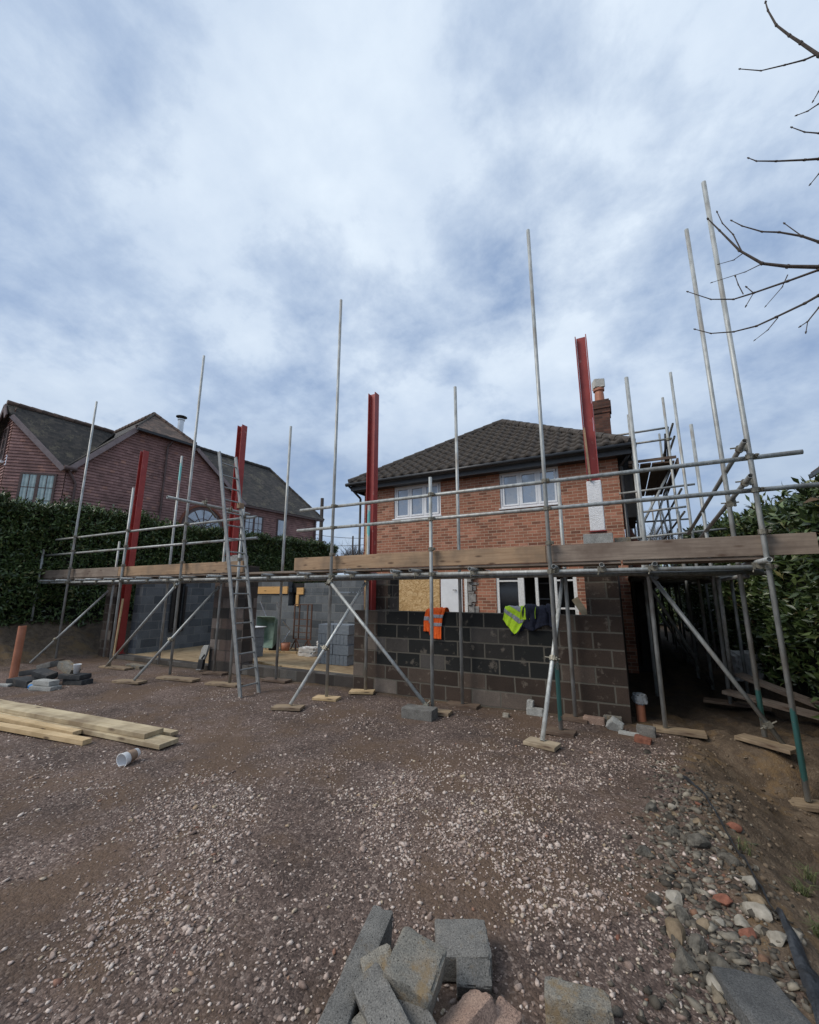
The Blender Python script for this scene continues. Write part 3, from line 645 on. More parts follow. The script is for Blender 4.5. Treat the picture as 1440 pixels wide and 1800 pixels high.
# footing wall under the openings
mb = MB(); mb.box(-12.41, -8.43, WY+.03, WY+.25, -.2, .1); mb.box(-7.39, -4.51, WY+.03, WY+.25, -.2, .2); ch(mb, 'footing_wall', M['dirty_block'], ex, bevel=.012)
mb = MB(); mb.box(-12.1, -.21, WY+.34, 9.74, .0, .1); mb.box(-11.94, -4.51, WY+.26, WY+.339, .0, .1); ch(mb, 'floor_slab', M['soil_floor'], ex)
mb = MB(); mb.box(-12.15, -11.8, WY+.35, 7.72, .1, 2.06); mb.box(-12.15, -11.8, 8.14, 9.74, .1, 2.06); mb.box(-12.15, -11.801, 7.721, 8.139, .1, .68); ch(mb, 'wall', M['grey_block'], ex)
mb = MB(); mb.box(-11.79, -11.74, 7.70, 7.78, .66, 1.9); mb.box(-11.79, -11.74, 8.08, 8.15, .66, 1.9); mb.box(-11.79, -11.735, 7.72, 8.14, .6, .68); ch(mb, 'window_frame', M['black_plastic'], ex)
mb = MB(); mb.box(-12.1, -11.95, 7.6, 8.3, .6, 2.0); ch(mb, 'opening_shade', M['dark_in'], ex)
mb = MB(); Yb = 9.75
wall_with_holes(mb, -11.8, -6.5, .1, 1.72, Yb, [(-9.2, -8.88, 1.32, 1.72)], .2); mb.box(-11.8, -9.25, Yb, Yb+.2, 1.725, 2.08); mb.box(-8.6, -7.6, Yb+.01, Yb+.2, 1.725, 2.0); mb.box(-7.595, -6.32, Yb+.02, Yb+.2, 1.725, 2.12); mb.face([(-11.8, Yb, 1.72), (-6.5, Yb, 1.72), (-6.5, Yb+.2, 1.72), (-11.8, Yb+.2, 1.72)])
ch(mb, 'back_wall', M['grey_block'], ex)
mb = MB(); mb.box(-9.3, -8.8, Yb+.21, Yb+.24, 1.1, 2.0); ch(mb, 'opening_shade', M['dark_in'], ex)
mb = MB(); mb.box(-10.62, -9.22, Yb-.05, Yb-.004, 1.68, 1.9); mb.box(-8.84, -8.58, Yb-.05, Yb-.004, 1.66, 1.86); mb.box(-8.86, -8.76, Yb-.045, Yb-.004, 1.32, 1.65); ch(mb, 'lintel_shuttering', M['orange_wood'], ex)
mb = MB(); mb.box(-6.5, -6.3, 9.75, 10.45, .1, 1.72); ch(mb, 'wall', M['grey_block'], ex)
mb = MB()
for k in range(5):
    a = -7.3+k*.16; mb.box(a, a+.1*random.random()+.02, Yb+.08, Yb+.2, 1.725, 1.725+.05+.12*random.random())
ch(mb, 'mortar_lumps', M['conc_pale'], ex)
mb = MB(); mb.box(-12.15, -11.8, WY+.2, 9.7, 2.065, 2.11); ch(mb, 'wall_plate', M['tan_wood'], ex)
# loose boards on the floor
for (x0, y0, x1, y1, lab) in ((-7.9, 7.35, -4.7, 6.98, 'pale batten lying along the front edge of the sandy floor'), (-7.4, 7.2, -4.9, 6.88, 'second pale batten lying nearest the footing wall'), (-10.4, 8.4, -8.0, 8.9, 'muddy batten lying across the middle of the floor')):
    mb = MB(); mb.bar((x0, y0, .125), (x1, y1, .125), .075, .045); tag(mb.build('batten', M['pale_wood']), lab, 'timber')

# steel columns ----------------------------------------------------
def column(x, z0, z1, label, cy_=6.66):
    t_ = thing('steel_column', label, 'steel column', (x, cy_, z0), 'red steel columns rising from the block walls')
    h = z1-z0; a = .079
    w_ = MB(); w_.box(-a+.012, a-.012, -.005, .005, 0, h); w_.build('web', M['red_steel'], t_)
    for s_ in (-1, 1):
        f_ = MB(); f_.box(s_*a-.0065, s_*a+.0065, -a, a, 0, h); f_.build('flange', M['red_steel'], t_)
    b_ = MB(); b_.box(-.12, .12, -.11, .11, -.012, 0); b_.build('base_plate', M['red_steel'], t_)
    return t_
column(-12.2, .12, 5.8, 'red oxide steel column standing furthest left, in front of the long hedge')
column(-8.12, 2.57, 5.8, 'red oxide steel column on a block pier right behind the ladder')
column(-4.31, .12, 5.8, 'red oxide steel column at the left corner of the brick house', 6.74)
dcol = column(-.262, 2.60, 5.81, 'red oxide steel column with its foot wrapped in a white sheet, nearest the chimney')
mb = MB(); mb.box(-.1, .1, -.1, .1, 0.0, .76)
wr = mb.build('white_wrapping', M['white_wrap'], dcol, bevel=.01); wr.location = (0, 0, .001)
for (x, lab) in ((-8.0, 'pale concrete padstone under the column behind the ladder'), (-.27, 'pale concrete padstone under the white wrapped column')):
    mb = MB(); mb.box(-.2, .2, -.15, .15, 0, .26); tag(mb.build('padstone', M['conc_pale'], bevel=.008, loc=(x, 6.72, 2.3)), lab, 'padstone')
mb = MB(); mb.box(0, .22, 0, .26, 0, .2); tag(mb.build('concrete_block', M['conc_yel'], bevel=.008, loc=(-.06, 6.75, 2.302)), 'short concrete block end beside the white wrapped column', 'concrete block')
mb = MB(); mb.bar((-.30, 6.535, 3.36), (-.325, 6.535, 4.2), .045, .03); tag(mb.build('batten', M['tan_wood']), 'thin tan batten standing against the white wrapped column', 'timber')
mb = MB(); mb.box(-4.375, -4.345, 6.64, 6.67, 1.0, 3.0); tag(mb.build('batten', M['pale_wood']), 'long pale batten upright against the left edge of the house corner column', 'timber')
mb = MB(); mb.bar((-12.1, 6.5, .05), (-12.02, 6.5, 1.55), .03, .05); tag(mb.build('batten', M['pale_wood']), 'long pale batten upright beside the furthest left column', 'timber')

# ================================================================== TILE-HUNG HOUSE (left)
P0 = Vector((-17.0, 12.0, 0)); du = Vector((math.cos(R(84)), math.sin(R(84)), 0)); dn = Vector((-math.sin(R(84)), math.cos(R(84)), 0))
rh = thing('tile_hung_house', 'large house hung with dark red tiles, mossy gabled roofs, behind the long hedge', 'house', tuple(P0))
def L(u, s, z): return P0+du*u+dn*s+Vector((0, 0, z))
def rch(mb, name, m_, par=rh, **k): return ch(mb, name, m_, par, **k)
EZ2 = 6.15
def hung(mb, o_, d_, nrm, z0, z1, ext, g=.114):
    """overlapping tile courses: o_+d_*u, ext(z)->(u0,u1)"""
    z = z0
    while z < z1:
        a0, a1 = ext(z); b0, b1 = ext(min(z+g, z1))
        if a1-a0 > .02:
            p = [o_+d_*a0+nrm*.042+Vector((0, 0, z)), o_+d_*a1+nrm*.042+Vector((0, 0, z)), o_+d_*b1+nrm*.012+Vector((0, 0, z+g)), o_+d_*b0+nrm*.012+Vector((0, 0, z+g))]
            mb.face(p); mb.face([o_+d_*a0+nrm*.008+Vector((0, 0, z)), o_+d_*a1+nrm*.008+Vector((0, 0, z)), p[1], p[0]])
        z += g
uL, uR = -5.05, 7.25
def extM(z):
    if z <= EZ2: return uL, uR
    k = (z-EZ2)/(8.4-EZ2); return uL+k*2.0, 2.1+k*(-.65-2.1)
mb = MB(); hung(mb, P0, du, -dn, 2.9, 8.38, extM)
c1 = L(uL, 0, 0); dB = Vector((math.cos(R(42.2)), math.sin(R(42.2)), 0)); nB = Vector((dB.y, -dB.x, 0))
LB = 1.80
def extB(z):
    if z <= 6.2: return -LB, 0.0
    return -LB, -(z-6.2)/(8.0-6.2)*LB
hung(mb, c1, dB, nB, 2.9, 7.9, extB)
c2 = c1-dB*LB
def extA(z):
    if z <= 6.9: return 0.0, 1.5
    return 0.0, 1.5-(z-6.9)/(8.3-6.9)*1.1
hung(mb, c2, dn, -du, 2.9, 8.25, extA)
hw = rch(mb, 'wall', M['hung_tile'], fixn=False)
mb = MB(); mb.prism([L(uL+.02, .02, 2), L(uR, .02, 2), L(uR, .02, EZ2), L(2.1, .02, EZ2), L(-.65, .02, 8.4), L(-3.05, .02, 8.4), L(uL+.02, .02, EZ2)], dn*6)
c2i = c2+dn*.03+du*.03
mb.prism([c1+dn*.03+Vector((0, 0, 2)), c2i+Vector((0, 0, 2)), c2i+dn*1.5+Vector((0, 0, 2)), c1+dn*2.5+Vector((0, 0, 2))], (0, 0, EZ2-2))
mb.face([c1+Vector((0, 0, 6.1))+dn*.02, c2i+Vector((0, 0, 6.1)), c2i+Vector((0, 0, 7.9))])
rch(mb, 'inner_wall', M['trim_brown'])
# roofs
def roofpl(name, pts, m_, th=.09):
    mb = MB(); a = Vector(pts[0]); n_ = (Vector(pts[1])-a).cross(Vector(pts[2])-a).normalized()
    if n_.z < 0: n_ = -n_; pts = list(reversed(pts))
    mb.prism(pts, -n_*th); return rch(mb, name, m_, fixn=True)
ov = .16
# main gable with half hip; ridge runs back
zr = 9.72; ur = -1.84
roofpl('roof', [L(uL-.1, -ov, EZ2-.02), L(-3.02, -ov, 8.45), L(ur, 1.3, zr), L(ur, 7, zr), L(uL-.1, 7, EZ2-.02)], M['old_roof'])
roofpl('roof', [L(2.25, -ov, EZ2-.02), L(-.62, -ov, 8.45), L(ur, 1.3, zr), L(ur, 7, zr), L(2.25, 7, EZ2-.02)], M['old_roof'])
roofpl('roof', [L(-3.1, -ov-.1, 8.36), L(-.54, -ov-.1, 8.36), L(ur, 1.3, zr+.03)], M['old_roof_red'])
# rear range
roofpl('roof', [L(1.6, -ov, 6.1), L(7.75, -ov, 6.1), L(5.9, 3.0, 9.4), L(.2, 3.0, 9.4)], M['old_roof'])
roofpl('roof', [L(7.75, -ov, 6.1), L(5.9, 3.0, 9.4), L(7.75, 6.2, 6.1)], M['old_roof'])
# left wing with its ridge along the road
roofpl('roof', [c1+Vector((0, 0, 6.12))+nB*ov, c2+Vector((0, 0, 8.0))+nB*ov-dB*.1, L(-6.62, 1.5, 8.42), L(-3.2, 1.5, 8.42), L(uL+.05, -ov, 6.12)], M['old_roof'])
roofpl('roof', [L(-6.62, 1.5, 8.42), L(-3.2, 1.5, 8.42), L(-3.2, 2.8, 6.9), L(-6.62, 2.8, 6.9)], M['old_roof'])
def rbar(name, a, b_, w_, h_, m_): mb = MB(); mb.bar(a, b_, w_, h_); return rch(mb, name, m_)
rbar('bargeboard', L(uL+.02, -ov-.03, EZ2-.1), L(-3.05, -ov-.03, 8.28), .04, .17, M['pinkgrey'])
rbar('bargeboard', L(2.2, -ov-.03, EZ2-.1), L(-.6, -ov-.03, 8.28), .04, .17, M['pinkgrey'])
rbar('bargeboard', c1+nB*(ov+.03)+Vector((0, 0, 6.02)), c2+nB*(ov+.03)+Vector((0, 0, 7.86)), .04, .17, M['pinkgrey'])
rbar('bargeboard', L(-6.66, 1.5, 8.3), L(-6.66, 2.8, 6.8), .04, .2, M['trim_brown'])
rbar('bargeboard', L(-6.66, 1.5, 8.3), L(-6.66, 1.1, 7.8), .04, .2, M['trim_brown'])
rbar('gutter', L(-3.1, -ov-.17, 8.26), L(-.5, -ov-.17, 8.26), .1, .1, M['black_plastic'])
rbar('gutter', L(1.9, -ov-.07, 6.0), L(7.6, -ov-.07, 6.0), .1, .09, M['trim_brown'])
mb = MB(); mb.tube(L(uL+.05, -.1, 6.05), L(uL+.3, -.1, 5.6), .045); mb.tube(L(uL+.3, -.1, 5.6), L(uL+.3, -.1, 2.9), .04); mb.tube(L(uL-.12, -.14, 6.1), L(uL+.25, -.14, 6.1), .1); rch(mb, 'downpipe', M['trim_brown'])
mb = MB(); mb.tube(L(-1.62, -.2, 8.2), L(-1.75, -.1, 7.95), .045); mb.tube(L(-1.75, -.1, 7.95), L(-1.75, -.1, 2.9), .04); rch(mb, 'downpipe', M['trim_brown'])
mb = MB(); mb.tube(L(uR-.18, -.1, 6.0), L(uR-.18, -.1, 2.9), .045); rch(mb, 'downpipe', M['trim_brown'])
for a, b_, m_, r_ in ((L(ur, 1.3, zr+.05), L(ur, 7, zr+.05), 'old_roof_red', .1), (L(-3.02, -.1, 8.45), L(ur, 1.3, zr+.05), 'old_roof', .05), (L(-.6, -.15, 8.42), L(ur, 1.3, zr+.05), 'old_roof_red', .09), (L(.2, 3, 9.43), L(5.9, 3, 9.43), 'old_roof', .11), (L(5.9, 3, 9.43), L(7.75, -.1, 6.12), 'old_roof', .09), (L(-6.62, 1.5, 8.45), L(-3.3, 1.5, 8.45), 'old_roof_red', .09)):
    ridge(rh, a, b_, r_, M[m_], .33, 'ridge_tiles')
def rwin(o_, d_, n_, u0, u1, z0, z1, cols, rows, fr=.07, gm='glass_net', mull=True, name='window'):
    mb = MB()
    def B(a, b_, c_, d, e, f): mb.prism([o_+d_*a+n_*e+Vector((0, 0, c_)), o_+d_*b_+n_*e+Vector((0, 0, c_)), o_+d_*b_+n_*e+Vector((0, 0, d)), o_+d_*a+n_*e+Vector((0, 0, d))], -n_*f)
    B(u0, u1, z1-fr, z1, .075, .07); B(u0, u1, z0, z0+fr, .075, .07); B(u0, u0+fr, z0+fr, z1-fr, .074, .07); B(u1-fr, u1, z0+fr, z1-fr, .074, .07)
    um = (u0+u1)/2
    if mull: B(um-.05, um+.05, z0+fr, z1-fr, .073, .07)
    o = rch(mb, name, M['trim_brown']); mb = MB()
    for half in ((u0+fr, um-.05), (um+.05, u1-fr)) if mull else ((u0+fr, u1-fr),):
        for k in range(1, cols): q = half[0]+(half[1]-half[0])*k/cols; B(q-.011, q+.011, z0+fr, z1-fr, .066, .02)
        for k in range(1, rows): q = z0+fr+(z1-z0-2*fr)*k/rows; B(half[0], half[1], q-.011, q+.011, .065, .02)
    ch(mb, 'glazing_bars', M['trim_brown'], o); mb = MB()
    mb.face([o_+d_*u0+n_*.055+Vector((0, 0, z0)), o_+d_*u1+n_*.055+Vector((0, 0, z0)), o_+d_*u1+n_*.055+Vector((0, 0, z1)), o_+d_*u0+n_*.055+Vector((0, 0, z1))])
    ch(mb, 'pane', M[gm], o, fixn=False); return o
rwin(c1, dB, nB, -1.3, -.22, 4.35, 5.88, 2, 3)
rwin(c2, dn, -du, .25, 1.2, 6.3, 7.6, 2, 3, gm='glass_dark')
rwin(c2, dn, -du, .25, 1.3, 4.2, 5.7, 2, 3, gm='glass_dark')
rwin(P0, du, -dn, 2.3, 3.42, 4.5, 5.65, 2, 3, gm='glass')
rwin(P0, du, -dn, 4.32, 4.95, 4.7, 5.7, 1, 1, gm='glass', mull=False)
mb = MB(); mb.prism([c2-du*.12+dn*.2+Vector((0, 0, 6.2)), c2-du*.12+dn*1.3+Vector((0, 0, 6.2)), c2-du*.12+dn*1.3+Vector((0, 0, 6.28)), c2-du*.12+dn*.2+Vector((0, 0, 6.28))], du*.1); rch(mb, 'sill', M['white_pvc'])
# arched window
mb = MB(); ca = L(.18, -.06, 4.6); ro, ri = .98, .86; pts = []
for k in range(25):
    a0 = math.pi*k/24; pts.append((math.cos(a0), math.sin(a0)))
for (c0_, s0_), (c1_, s1_) in zip(pts, pts[1:]):
    mb.prism([ca+du*(ri*c0_)+Vector((0, 0, ri*s0_)), ca+du*(ro*c0_)+Vector((0, 0, ro*s0_)), ca+du*(ro*c1_)+Vector((0, 0, ro*s1_)), ca+du*(ri*c1_)+Vector((0, 0, ri*s1_))], dn*.08)
aw = rch(mb, 'arched_window', M['trim_brown']); mb = MB()
for k in (1, 2, 3, 4, 5): a0 = math.pi*k/6; mb.bar(ca+du*.02, ca+du*(ri*math.cos(a0))+Vector((0, 0, ri*math.sin(a0))), .02, .03)
for (c0_, s0_), (c1_, s1_) in zip(pts, pts[1:]): mb.bar(ca+du*(.45*c0_)+Vector((0, 0, .45*s0_)), ca+du*(.45*c1_)+Vector((0, 0, .45*s1_)), .02, .025)
ch(mb, 'glazing_bars', M['trim_brown'], aw); mb = MB(); mb.face([ca+dn*.01+du*(ri*c_)+Vector((0, 0, ri*s_)) for c_, s_ in pts]); ch(mb, 'pane', M['glass'], aw, fixn=False)
mb = MB()
for (c0_, s0_), (c1_, s1_) in zip(pts, pts[1:]):
    q = .02
    mb.prism([ca-dn*q+du*(1.0*c0_)+Vector((0, 0, 1.0*s0_)), ca-dn*q+du*(1.1*c0_)+Vector((0, 0, 1.1*s0_)), ca-dn*q+du*(1.1*c1_)+Vector((0, 0, 1.1*s1_)), ca-dn*q+du*(1.0*c1_)+Vector((0, 0, 1.0*s1_))], dn*.08)
ch(mb, 'arch_surround', M['brick_red'], aw)
# flue
mb = MB(); fc = L(.0, 2.6, 0)
mb.lathe(fc.x, fc.y, [(.001, 8.8), (.14, 8.8), (.14, 10.45), (.17, 10.46), (.17, 10.52), (.12, 10.53)], 18); fl = rch(mb, 'flue', M['chrome'], smooth=False)
mb = MB(); mb.lathe(fc.x, fc.y, [(.001, 10.72), (.26, 10.66), (.26, 10.63), (.001, 10.64)], 18)
for k in range(3): a0 = k*2.1; mb.tube((fc.x+.12*math.cos(a0), fc.y+.12*math.sin(a0), 10.5), (fc.x+.16*math.cos(a0), fc.y+.16*math.sin(a0), 10.66), .012, 6)
ch(mb, 'flue_cap', M['black_plastic'], fl)

# ================================================================== SCAFFOLDING
TR = .027
def coupler(par, p, ax=(0, 0, 1), out=(0, -1, 0), big=False, name='coupler'):
    p = Vector(p); ax = Vector(ax).normalized(); out = Vector(out).normalized(); mb = MB()
    mb.tube(p-ax*.027, p+ax*.027, .043, 10)
    sd_ = ax.cross(out).normalized()
    c = p+sd_*.052; mb.bar(c-out*.03, c+out*.045, .022, .04, up=ax)
    mb.tube(c-sd_*.0+out*.045, c+out*.075+sd_*.01, .009, 6)
    if big:
        mb.tube(p-sd_*.09+out*.02, p+sd_*.095+out*.02, .009, 6); mb.bar(p+out*.03-ax*.03, p+out*.03+ax*.03, .06, .02, up=out)
    return ch(mb, name, M['clamp'], par)
def tb(par, name, p0, p1, m_='galv', r=TR):
    mb = MB(); mb.tube(p0, p1, r, 14, hollow=True); o = ch(mb, name, M[m_], par)
    o.data.polygons.foreach_set('use_smooth', [len(p.vertices) == 4 for p in o.data.polygons]); return o
sf = thing('scaffold', 'long galvanised tube scaffold with plank platform standing across the front of the block extension', 'scaffold', (-6, 6.0, 0))
FY, BY, RY = 5.72, 6.35, 5.775
M['teal_low'] = galv('teal_painted_foot', (.18, .82)); M['teal_S8'] = galv('teal_painted_lower', (-.05, .55)); M['teal_b8'] = galv('teal_painted_shin', (.28, .62))
M['teal_b1'] = galv('teal_painted_top', (4.55, 5.0)); M['teal_b4'] = galv('teal_painted_mid', (2.75, 3.2)); M['teal_S0'] = galv('teal_left_post', (-.3, .9))
FR = [(-14.9, -.05, 2.95, 'teal_S0'), (-13.24, -.05, 7.2, 'galv'), (-10.76, 0, 4.3, 'galv'), (-8.53, 0, 7.33, 'galv'), (-6.74, 0, 3.42, 'galv'), (-4.46, 0, 7.38, 'galv'),
      (-2.57, .02, 3.5, 'galv'), (-.84, 0, 7.31, 'teal_low'), (1.41, -.31, 7.0, 'teal_S8')]
BK = [(-12.27, -.02, 3.1, 'galv'), (-9.93, 0, 5.2, 'teal_b1'), (-8.0, 0, 3.2, 'galv'), (-6.2, 0, 5.3, 'galv'), (-4.12, 0, 3.32, 'teal_b4'), (-2.35, 0, 5.3, 'galv'),
      (-.735, 0, 3.4, 'galv'), (.31, 0, 4.8, 'galv'), (1.28, 0, 6.9, 'teal_b8')]
BT = .052
for (x, z0, z1, mm) in FR:
    z0 = g0(x, FY)+BT if x < 1 else z0+.03
    s_ = tb(sf, 'standard', (x, FY, z0), (x, FY, z1), mm)
    coupler(s_, (x, FY, 1.98), big=False)
    if z1 > 3.2: coupler(s_, (x, FY, 3.22)); coupler(s_, (x, FY, 2.83))
    coupler(s_, (x, FY, 2.36))
for (x, z0, z1, mm) in BK:
    s_ = tb(sf, 'standard', (x, BY, g0(x, BY)+BT), (x, BY, z1), mm); coupler(s_, (x, BY, 1.95))
s_ = tb(sf, 'standard', (-10.87, FY+.06, 1.7), (-10.87, FY+.06, 3.55)); coupler(s_, (-10.87, FY+.06, 1.93))
for a, b_ in ((-15.5, -9.2), (-9.2, -3.2), (-3.2, 1.36)): tb(sf, 'ledger', (a, RY, 1.98), (b_-.003, RY, 1.98))
for a, b_ in ((-15.3, -9.5), (-9.5, -3.9), (-3.9, 1.5)): tb(sf, 'ledger', (a, BY-.055, 1.95), (b_-.003, BY-.055, 1.95), 'galv_old')
for a, b_, z_ in ((-14.4, -6.42, 3.2), (-14.85, -6.35, 2.77), (-5.27, 1.88, 3.22), (-5.32, 1.96, 2.84)): tb(sf, 'guard_rail', (a, RY, z_), (b_, RY, z_))
for i, x in enumerate([1.345, .35, -.21, -.775, -1.9, -2.81, -3.18, -4.02, -5.01, -5.94, -7.35, -8.2, -9.0, -9.75, -10.5, -11.15, -11.9, -12.6, -13.4, -14.3]):
    o = tb(sf, 'transom', (x, 5.53+.05*math.sin(i*2.3)-(.15 if x in (1.345,) else 0), 2.035), (x, 6.5, 2.035), 'galv_old' if i % 2 else 'galv'); coupler(o, (x+.0, RY-.01, 2.0), (0, 1, 0), (0, 0, -1))
# platform boards, toe boards
for a, b_ in ((-15.2, -11.32), (-11.3, -7.42), (-7.4, -3.52), (-3.5, .0), (.02, 1.5)):
    for y0 in (5.82, 6.055):
        mb = MB(); mb.box(a, b_, y0, y0+.225, 2.066, 2.104); ch(mb, 'platform_board', M['grey_wood'], sf, bevel=.004)
for a, b_, m_, z_, y_ in ((-15.35, -11.1, 'grey_wood', 2.108, 5.80), (-11.09, -6.72, 'tan_wood', 2.108, 5.80), (-5.38, -.90, 'tan_wood', 2.108, 5.80), (-.895, 1.87, 'grey_wood', 2.106, 5.80)):
    mb = MB(); mb.box(a, b_, y_, y_+.038, z_, z_+.228); ch(mb, 'toe_board', M[m_], sf, bevel=.003)
# raking braces and flat braces
def brace(p0, p1, mm='galv', cp=None, clampz=None, par=sf):
    o = tb(par, 'brace', p0, p1, mm, TR*.98)
    d = (Vector(p1)-Vector(p0)).normalized()
    for q in (cp or []):
        pt = Vector(p0).lerp(Vector(p1), q); coupler(o, pt, d, Vector((0, -1, .3)), True)
    return o
M['galv_new'] = galv('bright_galvanised', dark=1.45)
brace((-12.78, 5.02, .06), (-12.4, 6.31, 1.76), cp=[.3])
brace((-8.49, 4.98, .06), (-8.02, 6.31, 1.84), cp=[.4])
brace((-4.6, 5.04, .06), (-4.14, 6.31, 1.88), 'galv_new', cp=[.42])
brace((-.97, 5.17, .06), (-.77, 6.31, 1.9), 'galv_new', cp=[.45])
brace((-4.46, 5.655, 1.92), (-2.60, 5.655, .1), cp=[.02, .98])
brace((-8.5, 5.655, 1.9), (-10.82, 5.655, -.0), cp=[.02])
brace((.33, 6.29, 1.93), (1.43, 6.2, .03), 'galv_old', cp=[.88])
# returns round the corner, ladder access tubes
o = tb(sf, 'guard_rail', (1.335, 5.5, 3.35), (1.215, 9.5, 2.83), 'galv_old'); coupler(o, (1.33, 5.71, 3.32), (0, 1, 0), (0, 0, 1), True)
o = tb(sf, 'guard_rail', (1.335, 5.5, 2.95), (1.25, 8.6, 2.62), 'galv_old'); coupler(o, (1.33, 5.71, 2.92), (0, 1, 0), (0, 0, 1), True); coupler(o, (1.29, 6.35, 2.8), (0, 1, 0), (0, 0, 1), True)
o = tb(sf, 'access_tube', (-6.88, 4.22, 3.33), (-6.88, 6.0, 3.33)); coupler(o, (-6.88, 4.93, 3.36), (0, 1, 0), (0, 0, 1), True); coupler(o, (-6.88, 5.5, 3.33), (0, 1, 0), (0, 0, 1), True)
tb(sf, 'access_tube', (-6.88, 4.93, 3.38), (-7.4, 5.6, 3.24), 'clamp', .02)
# side scaffold running back down the lane, and the tall lift by the chimney
ln = thing('scaffold', 'dark scaffold tunnel with boards overhead running back along the right side of the buildings', 'scaffold', (.8, 12, 0))
for (x, y, z1) in ((1.27, 8.03, 4.52), (1.27, 9.45, 6.22), (1.27, 11.4, 3.2), (1.27, 13.6, 3.1), (1.27, 16, 3.1), (1.27, 19, 3.1), (1.27, 22, 3.1), (.34, 8.3, 2.3), (.34, 11.0, 2.3), (.34, 14.0, 2.3), (.34, 17.0, 2.3), (.34, 20.5, 2.3), (1.7, 9.1, 2.2), (1.75, 12.0, 2.2)):
    s_ = tb(ln, 'standard', (x, y, g0(x, y)+.04), (x, y, z1), 'galv' if y < 10 else 'galv_old'); coupler(s_, (x, y, 1.95))
for x in (.39, 1.32):
    for a, b_ in ((6.2, 12), (12, 18), (18, 23)): tb(ln, 'ledger', (x, a, 1.9), (x, b_-.003, 1.9), 'galv_old')
for k in range(14): y = 7.1+k*1.17; tb(ln, 'transom', (.15, y, 1.96), (1.75, y, 1.96), 'galv_old')
for k, x in enumerate((.1, .335, .57, .805, 1.04, 1.275, 1.51)):  # extra boards added across the full width to deepen the lane's shade
    for a, b_ in ((6.56, 10.3), (10.31, 14.1), (14.2, 18), (18.2, 22)) if k < 5 else ((8.2, 12), (12.2, 16), (16.2, 20)):
        mb = MB(); mb.box(x, x+.225, a+.05*k, b_, 1.99, 2.028); ch(mb, 'platform_board', M['grey_wood_y'], ln)
brace((1.37, 8.3, .05), (1.2, 7.2, 1.9), 'galv', par=ln); brace((.36, 8.3, 1.9), (1.25, 9.4, .1), 'galv_old', par=ln); brace((.36, 11, 1.9), (1.25, 11.3, .1), 'galv_old', par=ln)
for z_ in (.9, .35): tb(ln, 'ledger', (.3, 21.9, z_), (1.6, 21.9, z_), 'galv_old')
tl = thing('scaffold', 'tall scaffold with high boarded lift beside the chimney end of the brick house', 'scaffold', (.9, 14, 0))
for (x, y, z1) in ((.46, 10.45, 5.85), (1.19, 10.45, 6.12), (.5, 12.6, 5.9), (1.25, 12.6, 6.0), (.5, 15, 5.6), (1.25, 15, 5.8), (1.25, 18, 5.2), (.5, 18, 5.2), (1.6, 13.8, 4.0), (1.6, 17, 3.9)):
    s_ = tb(tl, 'standard', (x, y, g0(x, y)+.02), (x, y, z1), 'galv' if y < 12 else 'galv_old'); coupler(s_, (x, y, 5.1)) if z1 > 5.3 else None
for (a, b_) in (((.0, 10.5, 5.4), (1.24, 10.5, 5.4)), ((.45, 10.5, 5.13), (1.27, 10.5, 5.13)), ((.1, 10.3, 3.93), (1.55, 10.3, 3.98)), ((.5, 10.35, 3.47), (1.35, 10.35, 3.52)), ((.15, 10.4, 2.9), (2.0, 10.4, 3.0)), ((.4, 12.7, 3.6), (1.7, 12.7, 3.6)), ((.3, 15, 3.3), (1.8, 15, 3.3)),
                ((.3, 15, 2.9), (1.8, 15, 2.9)), ((.3, 18, 3.4), (1.9, 18, 3.4)), ((.3, 18, 2.8), (1.9, 18, 2.8)), ((1.3, 10.3, 5.1), (1.3, 18, 5.1)), ((1.3, 10.3, 5.4), (1.3, 18, 5.4)), ((1.3, 10.3, 3.9), (1.3, 18.2, 3.9)), ((1.3, 10.3, 3.4), (1.3, 18.2, 3.4)),
                ((.3, 20, 2.7), (2, 20, 2.7)), ((.3, 20, 3.1), (2, 20, 3.1)), ((.3, 16.5, 3.1), (1.9, 16.5, 3.1))):
    tb(tl, 'ledger', a, b_, 'galv_old', .024)
brace((.5, 10.4, 3.2), (1.2, 10.9, 4.5), par=tl); brace((.5, 10.6, 2.6), (1.2, 12.4, 4.3), 'galv_old', par=tl); brace((1.25, 12.6, 2.6), (1.25, 15, 4.6), 'galv_old', par=tl)
for k, x in enumerate((.36, .6, .84, 1.06)):
    mb = MB(); mb.box(x, x+.215, 10.5+.03*k, 14.1, 4.60, 4.638); ch(mb, 'platform_board', M['sole_dark'], tl)
mb = MB(); mb.box(.36, 1.3, 10.42, 10.455, 4.64, 4.7); ch(mb, 'toe_board', M['sole_dark'], tl)
mb = MB(); mb.box(1.3, 1.335, 10.4, 14.1, 4.4, 4.63); ch(mb, 'toe_board', M['sole_dark'], tl)
tb(tl, 'standard', (1.2, 10.9, 4.65), (1.22, 10.6, 5.45), 'black_plastic', .03); tb(tl, 'standard', (1.13, 10.9, 4.65), (1.17, 10.6, 5.3), 'black_plastic', .025)

